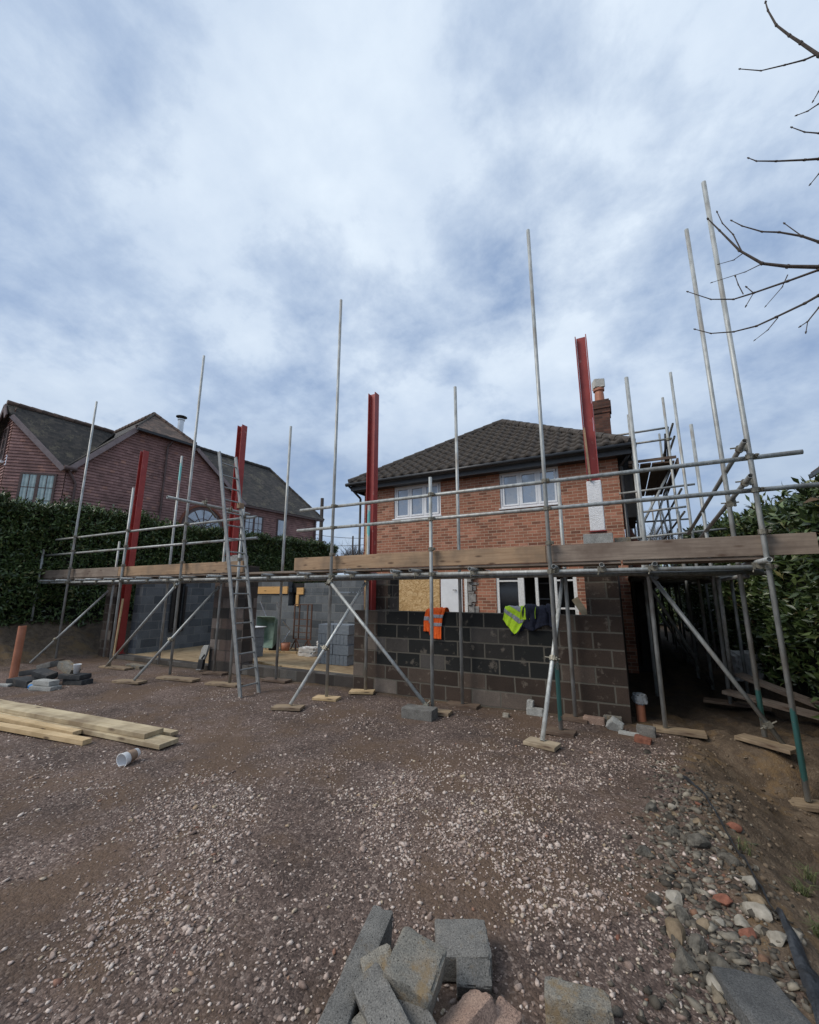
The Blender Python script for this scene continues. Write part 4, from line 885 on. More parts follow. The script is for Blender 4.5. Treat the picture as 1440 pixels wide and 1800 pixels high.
# sole boards -------------------------------------------------------
def slab(name, c, L_, W_, H_, rz, m_, label, cat, group=None, tilt=0, bevel=.005, dz=0.0, roll=0):
    mb = MB(); mb.box(-L_/2, L_/2, -W_/2, W_/2, 0, H_)
    o = mb.build(name, M[m_] if isinstance(m_, str) else m_, bevel=bevel, loc=(c[0], c[1], (c[2] if len(c) > 2 else g0(c[0], c[1]))+dz)); o.rotation_euler = (R(roll), R(tilt), R(rz))
    return tag(o, label, cat, group)
SB = 'sole boards under the scaffold feet'
for (x, y, L_, rz, m_, lab) in (
    (-8.05, 5.58, .95, 8, 'sole_wood', 'long brown sole board under the foot of the second tall standard from the left'),
    (-8.62, 4.98, .62, 14, 'sole_wood', 'brown sole board under the raking brace left of the ladder'),
    (-6.82, 5.66, .72, 8, 'sole_wood', 'brown sole board just behind the foot of the ladder'),
    (-7.9, 6.3, .55, 10, 'sole_dark', 'dark reddish sole board beside the black and grey tool'),
    (-6.2, 6.36, .6, 4, 'sole_dark', 'dark sole board in front of the open middle bay'),
    (-4.44, 5.7, .42, 12, 'pale_wood', 'pale cracked sole board under the standard with the long diagonal brace'),
    (-4.62, 5.02, .45, 20, 'sole_wood', 'brown sole board under the bright raking brace in the middle'),
    (-4.14, 6.28, .42, 22, 'pale_wood', 'pale sole board at the left end of the dark block wall'),
    (-2.35, 6.36, .5, 0, 'sole_dark', 'thin dark sole board below the orange vest'),
    (-2.52, 5.76, .4, 5, 'sole_wood', 'sole board hidden behind the lone dark block'),
    (-.84, 5.7, .34, -5, 'sole_dark', 'grey brown sole board under the teal footed standard'),
    (-.97, 5.14, .36, -12, 'grey_pale', 'thick pale sole board under the bright brace, nearest the camera'),
    (-.73, 6.33, .34, -8, 'sole_dark', 'small brown sole board at the foot of the block wall, right of the broken blocks'),
    (.45, 6.36, .55, -2, 'sole_wood', 'brown sole board right of the broken red brick'),
    (1.25, 6.2, .52, -38, 'sole_wood', 'tilted narrow sole board under the right hand corner standards'),
    (1.44, 5.72, .4, 10, 'sole_wood', 'sole board at the right edge of the photo in the dug soil'),
    (-10.55, 5.75, .9, 5, 'sole_wood', 'low sole board half buried near the furthest left column'),
    (-13.2, 5.7, .4, 5, 'sole_dark', 'sole board behind the block pile on the left'),
    (1.35, 8.1, .8, -10, 'sole_dark', 'long sole board in the dark lane')):
    slab('sole_board', (x, y), L_, .21, .04, rz, m_, lab, 'board', SB, dz=.008 if x < 1 else .0)
slab('timber_board', (1.75, 7.55, .18), 1.3, .22, .05, -32, 'grey_wood', 'broad grey board lying on a heap in the dark lane', 'board', tilt=6)
slab('timber_board', (1.9, 7.9, .3), 1.2, .2, .05, -40, 'grey_wood', 'grey board leaning over the broad board in the dark lane', 'board', tilt=14)

# ladder ------------------------------------------------------------
ld = thing('ladder', 'long grey metal ladder leaning up through the gap in the scaffold', 'ladder', (-5.75, 5.3, 0))
pb, pt_ = Vector((-5.72, 0, -.02)), Vector((-6.82, 0, 4.42))
for y, name in ((5.10, 'stile'), (5.49, 'stile')):
    mb = MB(); mb.bar(pb+Vector((0, y, 0)), pt_+Vector((0, y, 0)), .028, .068, up=(1, 0, 0)); ch(mb, name, M['alu'], ld, bevel=.004)
for k in range(17):
    q = .045+k*.0565; c = pb.lerp(pt_, q); mb = MB(); mb.tube(c+Vector((0, 5.115, 0)), c+Vector((0, 5.475, 0)), .0145, 8); ch(mb, 'rung', M['alu'], ld)
mb = MB(); c = pb.lerp(pt_, .765)+Vector((0, 5.49, 0)); mb.box(c.x-.05, c.x+.05, c.y-.05, c.y+.05, c.z-.05, c.z+.06); ch(mb, 'tie', M['tan_wood'], ld, bevel=.01)

# ================================================================== HEDGES
def leaves(P, N_, size, seed, up_bias=.35, mat_=None, name='foliage', par=None, lmin=.5, lmax=1.45, wd=.36):
    rg = np.random.default_rng(seed); n = len(P)
    ax = N_*.55+rg.normal(0, .62, (n, 3)); ax[:, 2] += up_bias; ax /= np.linalg.norm(ax, axis=1)[:, None]
    nr = N_*.7+rg.normal(0, .55, (n, 3)); nr[:, 2] += .5
    sd_ = np.cross(ax, nr); sd_ /= np.linalg.norm(sd_, axis=1)[:, None]+1e-9; nn = np.cross(sd_, ax)
    l = size*rg.uniform(lmin, lmax, n)[:, None]; w_ = l*wd*.5; fold = w_*.45; dr = l*rg.uniform(-.05, .3, n)[:, None]
    B = P; Mi = P+ax*l*.5; T_ = P+ax*l-nn*dr
    Lf = P+ax*l*.45-sd_*w_+nn*fold; Rt = P+ax*l*.45+sd_*w_+nn*fold
    V = np.stack([B, Rt, T_, Mi, Lf], 1).reshape(-1, 3); k = (np.arange(n)*5)[:, None]
    F = np.concatenate([k+np.array([[0, 1, 2, 3]]), k+np.array([[0, 3, 2, 4]])], 0)
    o = npmesh(name, V, F, mat_, uv=False)
    if par is not None: o.parent = par; o.location = -par_loc(par)
    return o
def hedge(name, label, x_face, y0, y1, ztop, z0, depth, sgn, nleaf, size, seed, mat_, ztopfn=None, bulge=.35):
    """hedge along Y whose visible face looks towards sgn*X"""
    rg = np.random.default_rng(seed); h = thing(name, label, 'hedge', (x_face-sgn*depth/2, (y0+y1)/2, z0))
    def top(y): return (ztopfn(y) if ztopfn else ztop)+.5*(fbm(y*1.3, y*0+seed, 5, seed)-.5)
    def face(y, z): return x_face+sgn*bulge*(fbm(y*1.1, z*1.1, 4, seed+2)-.5)*2
    ys = np.linspace(y0, y1, 60); zs = np.linspace(0, 1, 12)
    Yg, Zg = np.meshgrid(ys, zs); Zw = z0+(top(Yg)-.18-z0)*Zg; Xw = face(Yg, Zw)-sgn*.22
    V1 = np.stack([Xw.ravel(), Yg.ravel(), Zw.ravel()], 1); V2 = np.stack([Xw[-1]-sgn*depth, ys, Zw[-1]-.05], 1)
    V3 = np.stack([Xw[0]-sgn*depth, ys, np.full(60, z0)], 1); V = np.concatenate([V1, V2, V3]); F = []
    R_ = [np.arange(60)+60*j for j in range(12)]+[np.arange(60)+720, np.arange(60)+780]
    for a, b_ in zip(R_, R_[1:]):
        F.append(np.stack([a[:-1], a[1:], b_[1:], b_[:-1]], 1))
    o = npmesh('dark_core', V, np.concatenate(F), M['hedge_dark'], uv=False); o.parent = h; o.location = -par_loc(h)  # near-black core added to block light; its colour stands in for inner shade
    n1_ = int(nleaf*.72); n2_ = nleaf-n1_
    y = rg.uniform(y0, y1, n1_); tp = top(y); z = z0+.1+(tp-z0-.1)*rg.random(n1_)**.85; x = face(y, z)-sgn*np.abs(rg.normal(0, .11, n1_))+sgn*.03
    # thin out low down and in patches so that gaps stay open
    keep = rg.random(n1_) < .25+.9*sm((z-z0-.1)/1.3)*1.0
    keep &= rg.random(n1_) < .35+sm((fbm(y*3.3, z*3.3, 3, seed+5)-.3)/.25)
    P = np.stack([x, y, z], 1)[keep]; N_ = np.tile([sgn*.9, -.35, .25], (len(P), 1))
    y = rg.uniform(y0, y1, n2_); x = x_face-sgn*rg.uniform(-.15, depth, n2_); z = top(y)+rg.normal(0, .06, n2_)-.08+.10*sm((fbm(x*4, y*4, 3, 4)-.5)/.2)
    P2 = np.stack([x, y, z], 1); N2 = np.tile([sgn*.2, -.1, .9], (n2_, 1))
    # shoots above the top
    ns = int((y1-y0)*16); sy = rg.uniform(y0, y1, ns); sx = x_face-sgn*rg.uniform(0, depth*.6, ns); sh = rg.uniform(.08, .34, ns); k = 11
    q = np.tile(np.linspace(0, 1, k), ns); P3 = np.stack([np.repeat(sx, k)+rg.normal(0, .02, ns*k), np.repeat(sy, k)+rg.normal(0, .02, ns*k), np.repeat(top(sy), k)+q*np.repeat(sh, k)], 1)
    N3 = rg.normal(0, .8, (ns*k, 3)); N3[:, 2] = .6
    leaves(np.concatenate([P, P2, P3]), np.concatenate([N_, N2, N3]), size, seed, mat_=mat_, par=h)
    return h
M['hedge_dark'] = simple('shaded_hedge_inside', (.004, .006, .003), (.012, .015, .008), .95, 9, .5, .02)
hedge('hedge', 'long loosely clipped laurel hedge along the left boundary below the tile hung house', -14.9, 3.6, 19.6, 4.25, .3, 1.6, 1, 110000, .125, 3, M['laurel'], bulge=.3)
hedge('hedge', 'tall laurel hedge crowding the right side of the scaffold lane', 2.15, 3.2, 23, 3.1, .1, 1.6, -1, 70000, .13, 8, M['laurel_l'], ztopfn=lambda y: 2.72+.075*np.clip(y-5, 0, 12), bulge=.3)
he = thing('hedge', 'dark bushes closing the far end of the scaffold lane', 'hedge', (1, 26, 0))
rg = np.random.default_rng(44); n = 6000; x = rg.uniform(-.5, 4, n); z = rg.uniform(.2, 3.2, n); y = 26+rg.normal(0, .3, n)
leaves(np.stack([x, y, z], 1), np.tile([0, -1, .3], (n, 1)), .15, 45, mat_=M['laurel'], par=he)
mb = MB(); mb.box(-.6, 4, 26.4, 27.5, 0, 2.6); ch(mb, 'dark_core', M['hedge_dark'], he)  # light-blocking core behind the bushes, shade put into its colour
# ================================================================== BARE TREE OVER THE RIGHT EDGE
bt = thing('bare_tree', 'leafless tree whose thin twigs reach in over the top right corner', 'tree', (3.4, 2.6, 0))
def poly_tube(mb, pts, r0, r1, seg=7, knots=True):
    n_ = len(pts)
    for i in range(n_-1):
        a = r0+(r1-r0)*i/(n_-1); b_ = r0+(r1-r0)*(i+1)/(n_-1); mb.tube(pts[i], pts[i+1], a*.72, seg, r1=b_*.72)
        if knots and i: mb.tube(Vector(pts[i])-(Vector(pts[i+1])-Vector(pts[i])).normalized()*.006, Vector(pts[i])+(Vector(pts[i+1])-Vector(pts[i])).normalized()*.006, a*.95, seg)
BR = [([[3.34, 2.6, 3.716], [2.282, 2.69, 3.898], [1.576, 2.75, 4.02], [1.306, 2.75, 4.816], [1.245, 2.75, 4.962], [1.205, 2.75, 5.053], [1.159, 2.75, 5.175], [1.137, 2.75, 5.318], [1.135, 2.75, 5.388]], 0.0176, 0.0045), ([[3.34, 2.6, 3.728], [2.541, 2.69, 4.298], [2.008, 2.75, 4.678], [1.308, 2.75, 4.828], [1.244, 2.75, 4.828], [1.156, 2.75, 4.854], [1.047, 2.75, 4.89], [0.955, 2.75, 4.972]], 0.011000000000000001, 0.003), ([[3.34, 2.6, 3.47], [2.324, 2.69, 4.394], [1.647, 2.75, 5.01], [1.27, 2.75, 4.57], [1.238, 2.75, 4.52]], 0.0088, 0.003), ([[3.34, 2.6, 3.386], [2.483, 2.69, 4.107], [1.911, 2.75, 4.587], [1.258, 2.75, 4.486], [1.206, 2.75, 4.466], [1.16, 2.75, 4.467]], 0.0088, 0.003), ([[3.34, 2.6, 3.189], [2.404, 2.69, 3.5], [1.78, 2.75, 3.707], [1.23, 2.75, 4.289], [1.174, 2.75, 4.333], [1.127, 2.75, 4.396]], 0.0088, 0.003), ([[3.34, 2.6, 3.023], [2.443, 2.69, 3.421], [1.845, 2.75, 3.687], [1.206, 2.75, 4.123], [1.148, 2.75, 4.149], [1.029, 2.75, 4.209], [0.943, 2.75, 4.26], [0.912, 2.75, 4.299]], 0.013200000000000002, 0.003), ([[3.34, 2.6, 2.928], [2.335, 2.69, 3.808], [1.665, 2.75, 4.394], [1.192, 2.75, 4.028], [1.149, 2.75, 3.981]], 0.0088, 0.003), ([[3.34, 2.6, 2.6], [2.385, 2.69, 2.851], [1.748, 2.75, 3.018], [1.108, 2.75, 3.452], [0.984, 2.75, 3.507], [0.879, 2.75, 3.57], [0.79, 2.75, 3.697], [0.715, 2.75, 3.872], [0.67, 2.75, 3.976]], 0.022000000000000002, 0.004), ([[0.801, 2.75, 3.68], [0.775, 2.75, 3.815], [0.734, 2.75, 3.916], [0.719, 2.75, 4.002]], 0.005, 0.003), ([[0.8, 2.75, 3.669], [0.756, 2.75, 3.645], [0.688, 2.75, 3.646]], 0.004, 0.002), ([[0.871, 2.75, 3.566], [0.798, 2.75, 3.546], [0.641, 2.75, 3.538]], 0.004, 0.002), ([[3.34, 2.6, 2.6], [2.302, 2.69, 2.806], [1.609, 2.75, 2.943], [1.13, 2.75, 3.603], [1.068, 2.75, 3.669], [0.978, 2.75, 3.737], [0.906, 2.75, 3.774], [0.823, 2.75, 3.853], [0.781, 2.75, 3.91]], 0.013200000000000002, 0.003), ([[1.068, 2.75, 3.669], [1.009, 2.75, 3.78]], 0.004, 0.003), ([[3.34, 2.6, 2.6], [2.415, 2.69, 3.07], [1.799, 2.75, 3.383], [1.106, 2.75, 3.435], [0.972, 2.75, 3.416], [0.818, 2.75, 3.398], [0.725, 2.75, 3.391], [0.62, 2.75, 3.429], [0.516, 2.75, 3.519]], 0.013200000000000002, 0.003), ([[0.772, 2.75, 3.407], [0.757, 2.75, 3.478], [0.751, 2.75, 3.534]], 0.004, 0.003), ([[0.818, 2.75, 3.398], [0.793, 2.75, 3.445]], 0.004, 0.003), ([[0.818, 2.75, 3.398], [0.776, 2.75, 3.331]], 0.003, 0.003), ([[0.977, 2.75, 3.455], [0.943, 2.75, 3.387], [0.862, 2.75, 3.3]], 0.004, 0.002), ([[3.34, 2.6, 2.6], [2.371, 2.69, 3.088], [1.726, 2.75, 3.413], [1.084, 2.75, 3.284], [1.022, 2.75, 3.257], [0.895, 2.75, 3.216], [0.804, 2.75, 3.189], [0.7, 2.75, 3.186], [0.594, 2.75, 3.209], [0.524, 2.75, 3.258]], 0.013200000000000002, 0.003), ([[0.902, 2.75, 3.21], [0.849, 2.75, 3.149], [0.789, 2.75, 3.108]], 0.004, 0.002), ([[3.34, 2.6, 2.6], [2.25, 2.69, 3.201], [1.523, 2.75, 3.601], [1.074, 2.75, 3.214], [1.018, 2.75, 3.147], [0.987, 2.75, 3.129]], 0.0088, 0.003), ([[1.018, 2.75, 3.147], [1.003, 2.75, 3.09]], 0.003, 0.003)]
mb = MB(); poly_tube(mb, [(3.4, 2.6, -.1), (3.38, 2.62, 1.5), (3.3, 2.58, 3.2), (3.36, 2.65, 5.2), (3.3, 2.6, 7.5)], .13, .05, 12, False); ch(mb, 'trunk', M['bark'], bt)
for pts, r0, r1 in BR:
    mb = MB(); poly_tube(mb, pts, r0, r1); mb.tube(Vector(pts[-1]), Vector(pts[-1])+(Vector(pts[-1])-Vector(pts[-2])).normalized()*.012, r1*1.7, 6, r1=r1*.8); ch(mb, 'branch', M['bark'], bt)

# ================================================================== LOOSE BLOCKS, PLANKS, STONES, CLOTHING
def rough_block(name, size, c, rot, m_, label, cat='concrete block', group=None, chip=.007, cuts=14, seed=0):
    """a block with worn corners and chipped faces; c = centre, rot = XYZ degrees"""
    bm = bmesh.new(); bmesh.ops.create_cube(bm, size=1.0); bmesh.ops.subdivide_edges(bm, edges=bm.edges[:], cuts=cuts, use_grid_fill=True)
    for v in bm.verts:
        q = v.co*2; near = sorted([abs(q.x), abs(q.y), abs(q.z)]); edge = max(0, near[1]-.86)/.14; corner = max(0, near[0]-.86)/.14
        p = Vector((v.co.x*size[0], v.co.y*size[1], v.co.z*size[2])); n1 = mnoise.noise(p*14+Vector((seed, 0, 0))); n2 = mnoise.noise(p*45+Vector((0, seed, 0)))
        n3 = mnoise.noise(p*26+Vector((seed*2, 3, 0))); amt = chip*(.3*n1+.35*n2)-edge*chip*(.35+2.6*max(0, n3)+1.2*max(0, n1))-corner*chip*(.8+2*max(0, n3))
        v.co = p+p.normalized()*amt
    me = bpy.data.meshes.new(name); bm.to_mesh(me); bm.free(); me.materials.append(M[m_] if isinstance(m_, str) else m_)
    o = finish(me, name, smooth=True); o.location = (c[0], c[1], c[2]-.012); o.rotation_euler = tuple(R(a) for a in rot)
    try: me.set_sharp_from_angle(angle=R(35))
    except Exception: pass
    return tag(o, label, cat, group)
# lone block
rough_block('concrete_block', (.46, .24, .14), (-2.67, 5.50, .085), (0, 0, 2), 'conc_block', 'lone dark grey block on the gravel at the foot of the long diagonal brace')
# foreground pile (bottom edge of the photo)
FG = 'loose blocks in the pile at the bottom of the photo'
rough_block('kerb_stone', (.105, .95, .2), (-1.095, 1.565, .1), (0, 4, 12), 'conc_block', 'long narrow grey concrete kerb, leftmost of the foreground pile', 'kerb', FG, .007, 22, 3)
rough_block('concrete_block', (.2, .215, .14), (-.885, 1.76, .205), (5, 12, 6), 'conc_yel', 'yellow stained block lying on top in the middle of the foreground pile', group=FG, seed=5)
rough_block('concrete_block', (.25, .215, .1), (-.83, 2.16, .062), (2, 0, 27), 'conc_block', 'square topped dark grey block at the back right of the foreground pile', group=FG, seed=6)
rough_block('concrete_block', (.15, .1, .1), (-.73, 2.035, .06), (24, 0, 22), 'conc_block', 'pale faced block broken end just in front of the square topped block', group=FG, seed=7)
rough_block('concrete_block', (.32, .16, .075), (-.85, 1.635, .15), (30, 14, -22), 'conc_block', 'dark slab wedged below the yellow stained block', group=FG, seed=8)
rough_block('concrete_block', (.3, .2, .1), (-.88, 1.5, .13), (22, 6, -26), 'conc_yel', 'speckled grey block at the very bottom of the foreground pile', group=FG, seed=9)
rough_block('concrete_block', (.13, .2, .16), (-.655, 1.79, .075), (4, -22, -24), 'conc_pink', 'pinkish brown block leaning right of the yellow stained block', group=FG, seed=10)
rough_block('concrete_block', (.1, .2, .12), (-.565, 1.84, .055), (6, 12, -6), 'conc_pink', 'second pinkish block, rightmost of the foreground pile', group=FG, seed=11)
rough_block('concrete_block', (.16, .16, .1), (-1.00, 1.86, .05), (0, 0, 20), 'conc_dark', 'dark block deep between the kerb and the yellow stained block', group=FG, seed=12)
rough_block('concrete_block', (.25, .11, .15), (-.31, 2.07, .062), (-6, 0, 10), 'conc_yel', 'pale topped block half on its own right of the foreground pile', seed=13, group=FG)
rough_block('paving_slab', (.25, .5, .07), (.395, 2.38, .045), (-3, 6, 20), concrete('dark_sandy_slab', (.07, .07, .068), (.12, .118, .112)), 'flat dark slab on the black membrane in the bottom right corner', 'slab', None, .012, 9, 14)
rough_block('concrete_block', (.24, .13, .06), (-.985, 1.70, .17), (14, 20, -38), 'conc_yel', 'thin grey brown slab on edge between the kerb and the yellow stained block', group=FG, seed=21)
rough_block('brick', (.2, .1, .065), (-.74, 1.52, .1), (8, 12, -40), 'conc_pink', 'pinkish brick at the bottom right of the foreground pile', 'brick', FG, seed=22)
rough_block('concrete_block', (.26, .12, .05), (-.93, 1.58, .21), (18, 8, -30), 'conc_block', 'thin dark slab lying across the lower left of the foreground pile', group=FG, seed=23)
# black membrane along the soil edge
mb = MB(); pts = [(.30, 5.0, .006), (.45, 4.6, .012), (.5, 4.2, .008), (.585, 3.3, .01), (.59, 3.0, .04), (.585, 2.7, .07), (.575, 2.3, .1), (.55, 1.8, .14)]
V = []; F = []; ncr = 9; ni = 70
for i in range(ni):
    q = i/(ni-1)*(len(pts)-1); k = min(int(q), len(pts)-2); f_ = q-k; px = pts[k][0]*(1-f_)+pts[k+1][0]*f_; py = pts[k][1]*(1-f_)+pts[k+1][1]*f_; wd = pts[k][2]*(1-f_)+pts[k+1][2]*f_
    for j in range(ncr):
        s_ = j/(ncr-1)-.5; xx = px+s_*wd*1.3; V.append((xx, py, g0(xx, py)+.018+.035*math.sin((1-abs(s_)*2)*1.57)*(.5+mnoise.noise(Vector((xx*14, py*9, 0))))))
for i in range(ni-1):
    for j in range(ncr-1): F.append((i*ncr+j, i*ncr+j+1, (i+1)*ncr+j+1, (i+1)*ncr+j))
tag(npmesh('membrane', V, F, M['membrane'], smooth=True), 'crumpled black plastic membrane along the edge between gravel and soil', 'plastic sheet')
# larger stones of the rubble strip, one object each
def rock(c, s, m_, label, seed, group='larger stones in the rubble strip', flat_=.65):
    bm = bmesh.new(); bmesh.ops.create_icosphere(bm, subdivisions=3, radius=1.0); rr = random.Random(seed)
    cuts = [(Vector((rr.uniform(-1, 1), rr.uniform(-1, 1), rr.uniform(-.6, 1))).normalized(), rr.uniform(.45, .8)) for _ in range(9)]
    for v in bm.verts:
        p = v.co.copy()
        for n_, d_ in cuts:
            k = p.dot(n_)-d_
            if k > 0: p -= n_*k*.93
        p += v.co*.09*mnoise.noise(v.co*3.5+Vector((seed, 0, 0))); v.co = Vector((p.x*s*1.25, p.y*s*.9, p.z*s*flat_*1.2))
    me = bpy.data.meshes.new('stone'); bm.to_mesh(me); bm.free(); me.materials.append(M[m_]); o = finish(me, 'stone', smooth=True)
    try: me.set_sharp_from_angle(angle=R(28))
    except Exception: pass
    o.location = (c[0], c[1], g0(*c)+s*.2); o.rotation_euler = (rr.uniform(-.3, .3), rr.uniform(-.3, .3), rr.uniform(0, 6.3)); return tag(o, label, 'stone', group)
RK = [((.10, 3.08), .06, 'stone_w', 'pale angular stone at the top left of the rubble strip'), ((.34, 3.18), .055, 'brick_red', 'orange brick fragment in the middle of the rubble strip'),
      ((.40, 2.95), .05, 'brick_red', 'smaller red brick fragment below the orange one'), ((-.04, 3.50), .07, 'stone_g', 'knobbly grey stone lying furthest left of the strip'),
      ((.22, 2.52), .06, 'stone_w', 'white wedge shaped stone beside the dark slab'), ((.10, 2.64), .075, 'stone_g', 'large knobbly grey stone left of the white wedge stone'),
      ((.48, 3.12), .07, 'stone_w', 'rounded cream stone near the upper right of the strip'), ((.40, 3.04), .05, 'stone_w', 'pale wedge stone between the two brick fragments'),
      ((.52, 2.97), .055, 'stone_w', 'grey white stone at the right end of the strip'), ((.0, 3.04), .06, 'stone_g', 'knobbly stone at the left end of the strip'),
      ((.08, 2.80), .07, 'stone_b', 'long brown flint above the knobbly grey stone'), ((.17, 2.76), .06, 'stone_g', 'dark grey stone right of the long brown flint'),
      ((.30, 3.78), .085, 'stone_g', 'broad grey lump at the top of the strip'), ((.45, 3.65), .08, 'stone_g', 'grey lump on the edge of the membrane'),
      ((.52, 3.45), .06, 'stone_w', 'cream stone resting on the membrane'), ((.50, 3.25), .055, 'stone_b', 'brownish stone right of the orange brick fragment'),
      ((.58, 4.25), .055, 'brick_red', 'dark red brick end alone on the soil'), ((.16, 3.85), .07, 'stone_g', 'mottled stone at the left of the upper strip'),
      ((.61, 3.05), .05, 'stone_w', 'small pale stone on the soil right of the strip'), ((.24, 2.66), .06, 'stone_g', 'round speckled stone above the dark slab'),
      ((.12, 2.95), .06, 'stone_g', 'flat grey stone under the pale angular stone'), ((.22, 2.93), .05, 'stone_b', 'brown stone in the centre of the strip'), ((.29, 2.98), .045, 'stone_w', 'small white stone beside the orange brick'),
      ((.05, 4.15), .065, 'stone_g', 'grey stone at the far end of the strip'), ((.2, 4.3), .05, 'stone_w', 'pale stone at the far end of the strip'), ((.35, 4.1), .05, 'stone_b', 'brown stone at the far end beside the membrane')]
for i, (c, s_, m_, lab) in enumerate(RK): rock(c, s_*.85, m_, lab, i+20)
# left pile
LP = 'blocks in the pile on the left'
for (c, size, rot, m_, lab) in (
    ((-10.45, 3.98, .06), (.34, .2, .11), (0, 0, 20), 'conc_dark', 'black block at the left end of the left pile'),
    ((-10.62, 4.25, .17), (.44, .2, .1), (0, -8, 22), 'conc_dark', 'black block lying over the left end of the left pile'),
    ((-10.15, 3.98, .07), (.4, .22, .13), (6, 4, 10), 'conc_dark', 'black block at the front centre of the left pile'),
    ((-9.92, 4.15, .2), (.42, .2, .11), (12, 10, 12), 'conc_dark', 'dark block tilted above the front centre block'),
    ((-10.32, 4.35, .3), (.32, .2, .11), (0, -14, 18), 'conc_block', 'grey block topmost at the back of the left pile'),
    ((-9.68, 4.42, .29), (.4, .19, .13), (0, 22, 10), 'conc_yel', 'brown speckled block tilted on top of the left pile'),
    ((-9.35, 4.45, .06), (.5, .22, .12), (0, 0, 10), 'conc_dark', 'black block under the black slab with the cup'),
    ((-9.42, 4.42, .165), (.52, .24, .085), (0, 0, 14), 'conc_dark', 'long black slab that carries the white cup'),
    ((-9.42, 3.98, .04), (.5, .2, .075), (0, 0, 15), 'conc_pale', 'lower pale slab at the front of the left pile'),
    ((-9.45, 3.99, .125), (.42, .18, .085), (0, 0, 12), 'conc_pale', 'upper pale slab at the front of the left pile'),
    ((-9.78, 3.98, .05), (.17, .15, .1), (0, 0, 30), 'conc_pale', 'short pale block end left of the pale slabs'),
    ((-10.5, 3.78, .02), (.3, .1, .04), (0, 0, 20), 'conc_pale', 'thin pale splinter in front of the left pile')):
    rough_block('concrete_block', size, c, rot, m_, lab, group=LP, cuts=4)
def cup(label, c, rot, sleeve=False, s=1.0):
    t_ = thing('paper_cup', label, 'cup', c); t_.rotation_euler = tuple(R(a) for a in rot); mb = MB()
    mb.lathe(0, 0, [(.001, 0), (.029*s, 0), (.043*s, .11*s), (.045*s, .112*s), (.0415*s, .113*s), (.040*s, .108*s)], 20); mb.build('cup_wall', M['paper'], t_, smooth=True)
    mb = MB(); mb.lathe(0, 0, [(.0405*s, .106*s), (.028*s, .004*s), (.001, .004*s)], 20); mb.build('cup_inside', M['paper_in'], t_, smooth=True)
    if sleeve: mb = MB(); mb.lathe(0, 0, [(.0325*s, .022*s), (.0395*s, .075*s)], 20); mb.build('sleeve', M['card'], t_, smooth=True)
    return t_
cup('upright white paper cup standing on the long black slab of the left pile', (-9.35, 4.4, .213), (0, 4, 0), s=1.45)
cup('white paper cup with brown card sleeve lying on its side on the gravel', (-4.66, 2.86, g0(-4.7, 2.8)+.082), (96, 0, 12), True, 1.55)
rough_block('plastic_scrap', (.11, .08, .06), (-9.72, 3.9, .04), (20, 10, 30), 'blue_plastic', 'small crumpled blue plastic scrap in front of the left pile', 'litter', cuts=5, chip=.03)
t_ = thing('drain_pipe', 'tall orange plastic drain pipe standing out of the ground behind the left pile', 'pipe', (-11.3, 4.2, 0)); mb = MB(); mb.tube((0, 0, -.1), (0.02, 0, 1.02), .068, 18, hollow=True); mb.build('pipe', M['terracotta'], t_)
t_ = thing('drain_pipe', 'short orange drain pipe capped with a plastic bag by the block wall corner', 'pipe', (.06, 6.75, 0)); mb = MB(); mb.tube((0, 0, -.1), (0, 0, .27), .057, 18); mb.build('pipe', M['terracotta'], t_)
bgm, t, b = mat('clear_plastic_bag'); setb(t, b, Base_Color=(.35, .37, .38), Roughness=.35, Alpha=.8); bump(t, b, t.noise(pos(t), 60, 4), .9, .01)
o = rough_block('bag_wrap', (.15, .15, .13), (0, 0, .30), (0, 0, 20), bgm, None, None, chip=.035, cuts=8, seed=4); o.parent = t_
# corner debris
rough_block('concrete_block', (.2, .1, .14), (.09, 6.06, .07), (0, 0, -8), 'conc_block', 'dark block standing at the corner of the block wall beside the red brick', seed=3)
rough_block('brick', (.17, .1, .07), (.045, 5.82, .045), (0, 8, -12), 'brick_red', 'broken red brick in front of the corner of the block wall', 'brick')
rough_block('concrete_block', (.15, .1, .15), (-.25, 6.1, .09), (35, 35, 10), 'conc_pale', 'white faced cube of concrete tipped on a corner near the pipe', seed=6)
rough_block('concrete_block', (.22, .08, .05), (-.1, 6.0, .035), (0, 0, -10), 'conc_pale', 'low pale fragment between the white cube and the red brick', seed=7)
rough_block('concrete_block', (.26, .1, .12), (-.5, 6.3, .05), (0, 0, -4), 'conc_pink', 'half buried dirty block against the wall foot, right of the sole board', seed=8)
rough_block('concrete_block', (.22, .1, .16), (-.28, 6.4, .04), (0, 0, -3), 'conc_yel', 'half buried mossy block under the wall corner', seed=9)
rough_block('concrete_block', (.23, .1, .1), (-1.27, 6.38, .06), (0, 0, -3), 'conc_pale', 'pale broken block lying at the wall foot behind the bright brace', seed=10)
rough_block('concrete_block', (.09, .08, .1), (-1.34, 6.42, .15), (0, 8, -6), 'conc_pale', 'small pale piece on top of the broken block at the wall foot', seed=11)
rough_block('sand_lump', (.09, .09, .06), (-1.62, 6.1, .03), (0, 0, 5), 'stone_w', 'white lump of stone at the wall foot below the yellow vest', 'stone', seed=12, chip=.02)
rough_block('stone', (.45, .2, .07), (-10.2, 6.0, .05), (0, 4, 8), 'conc_yel', 'flat brown stone on the ground left of the footing wall', 'stone', seed=15)
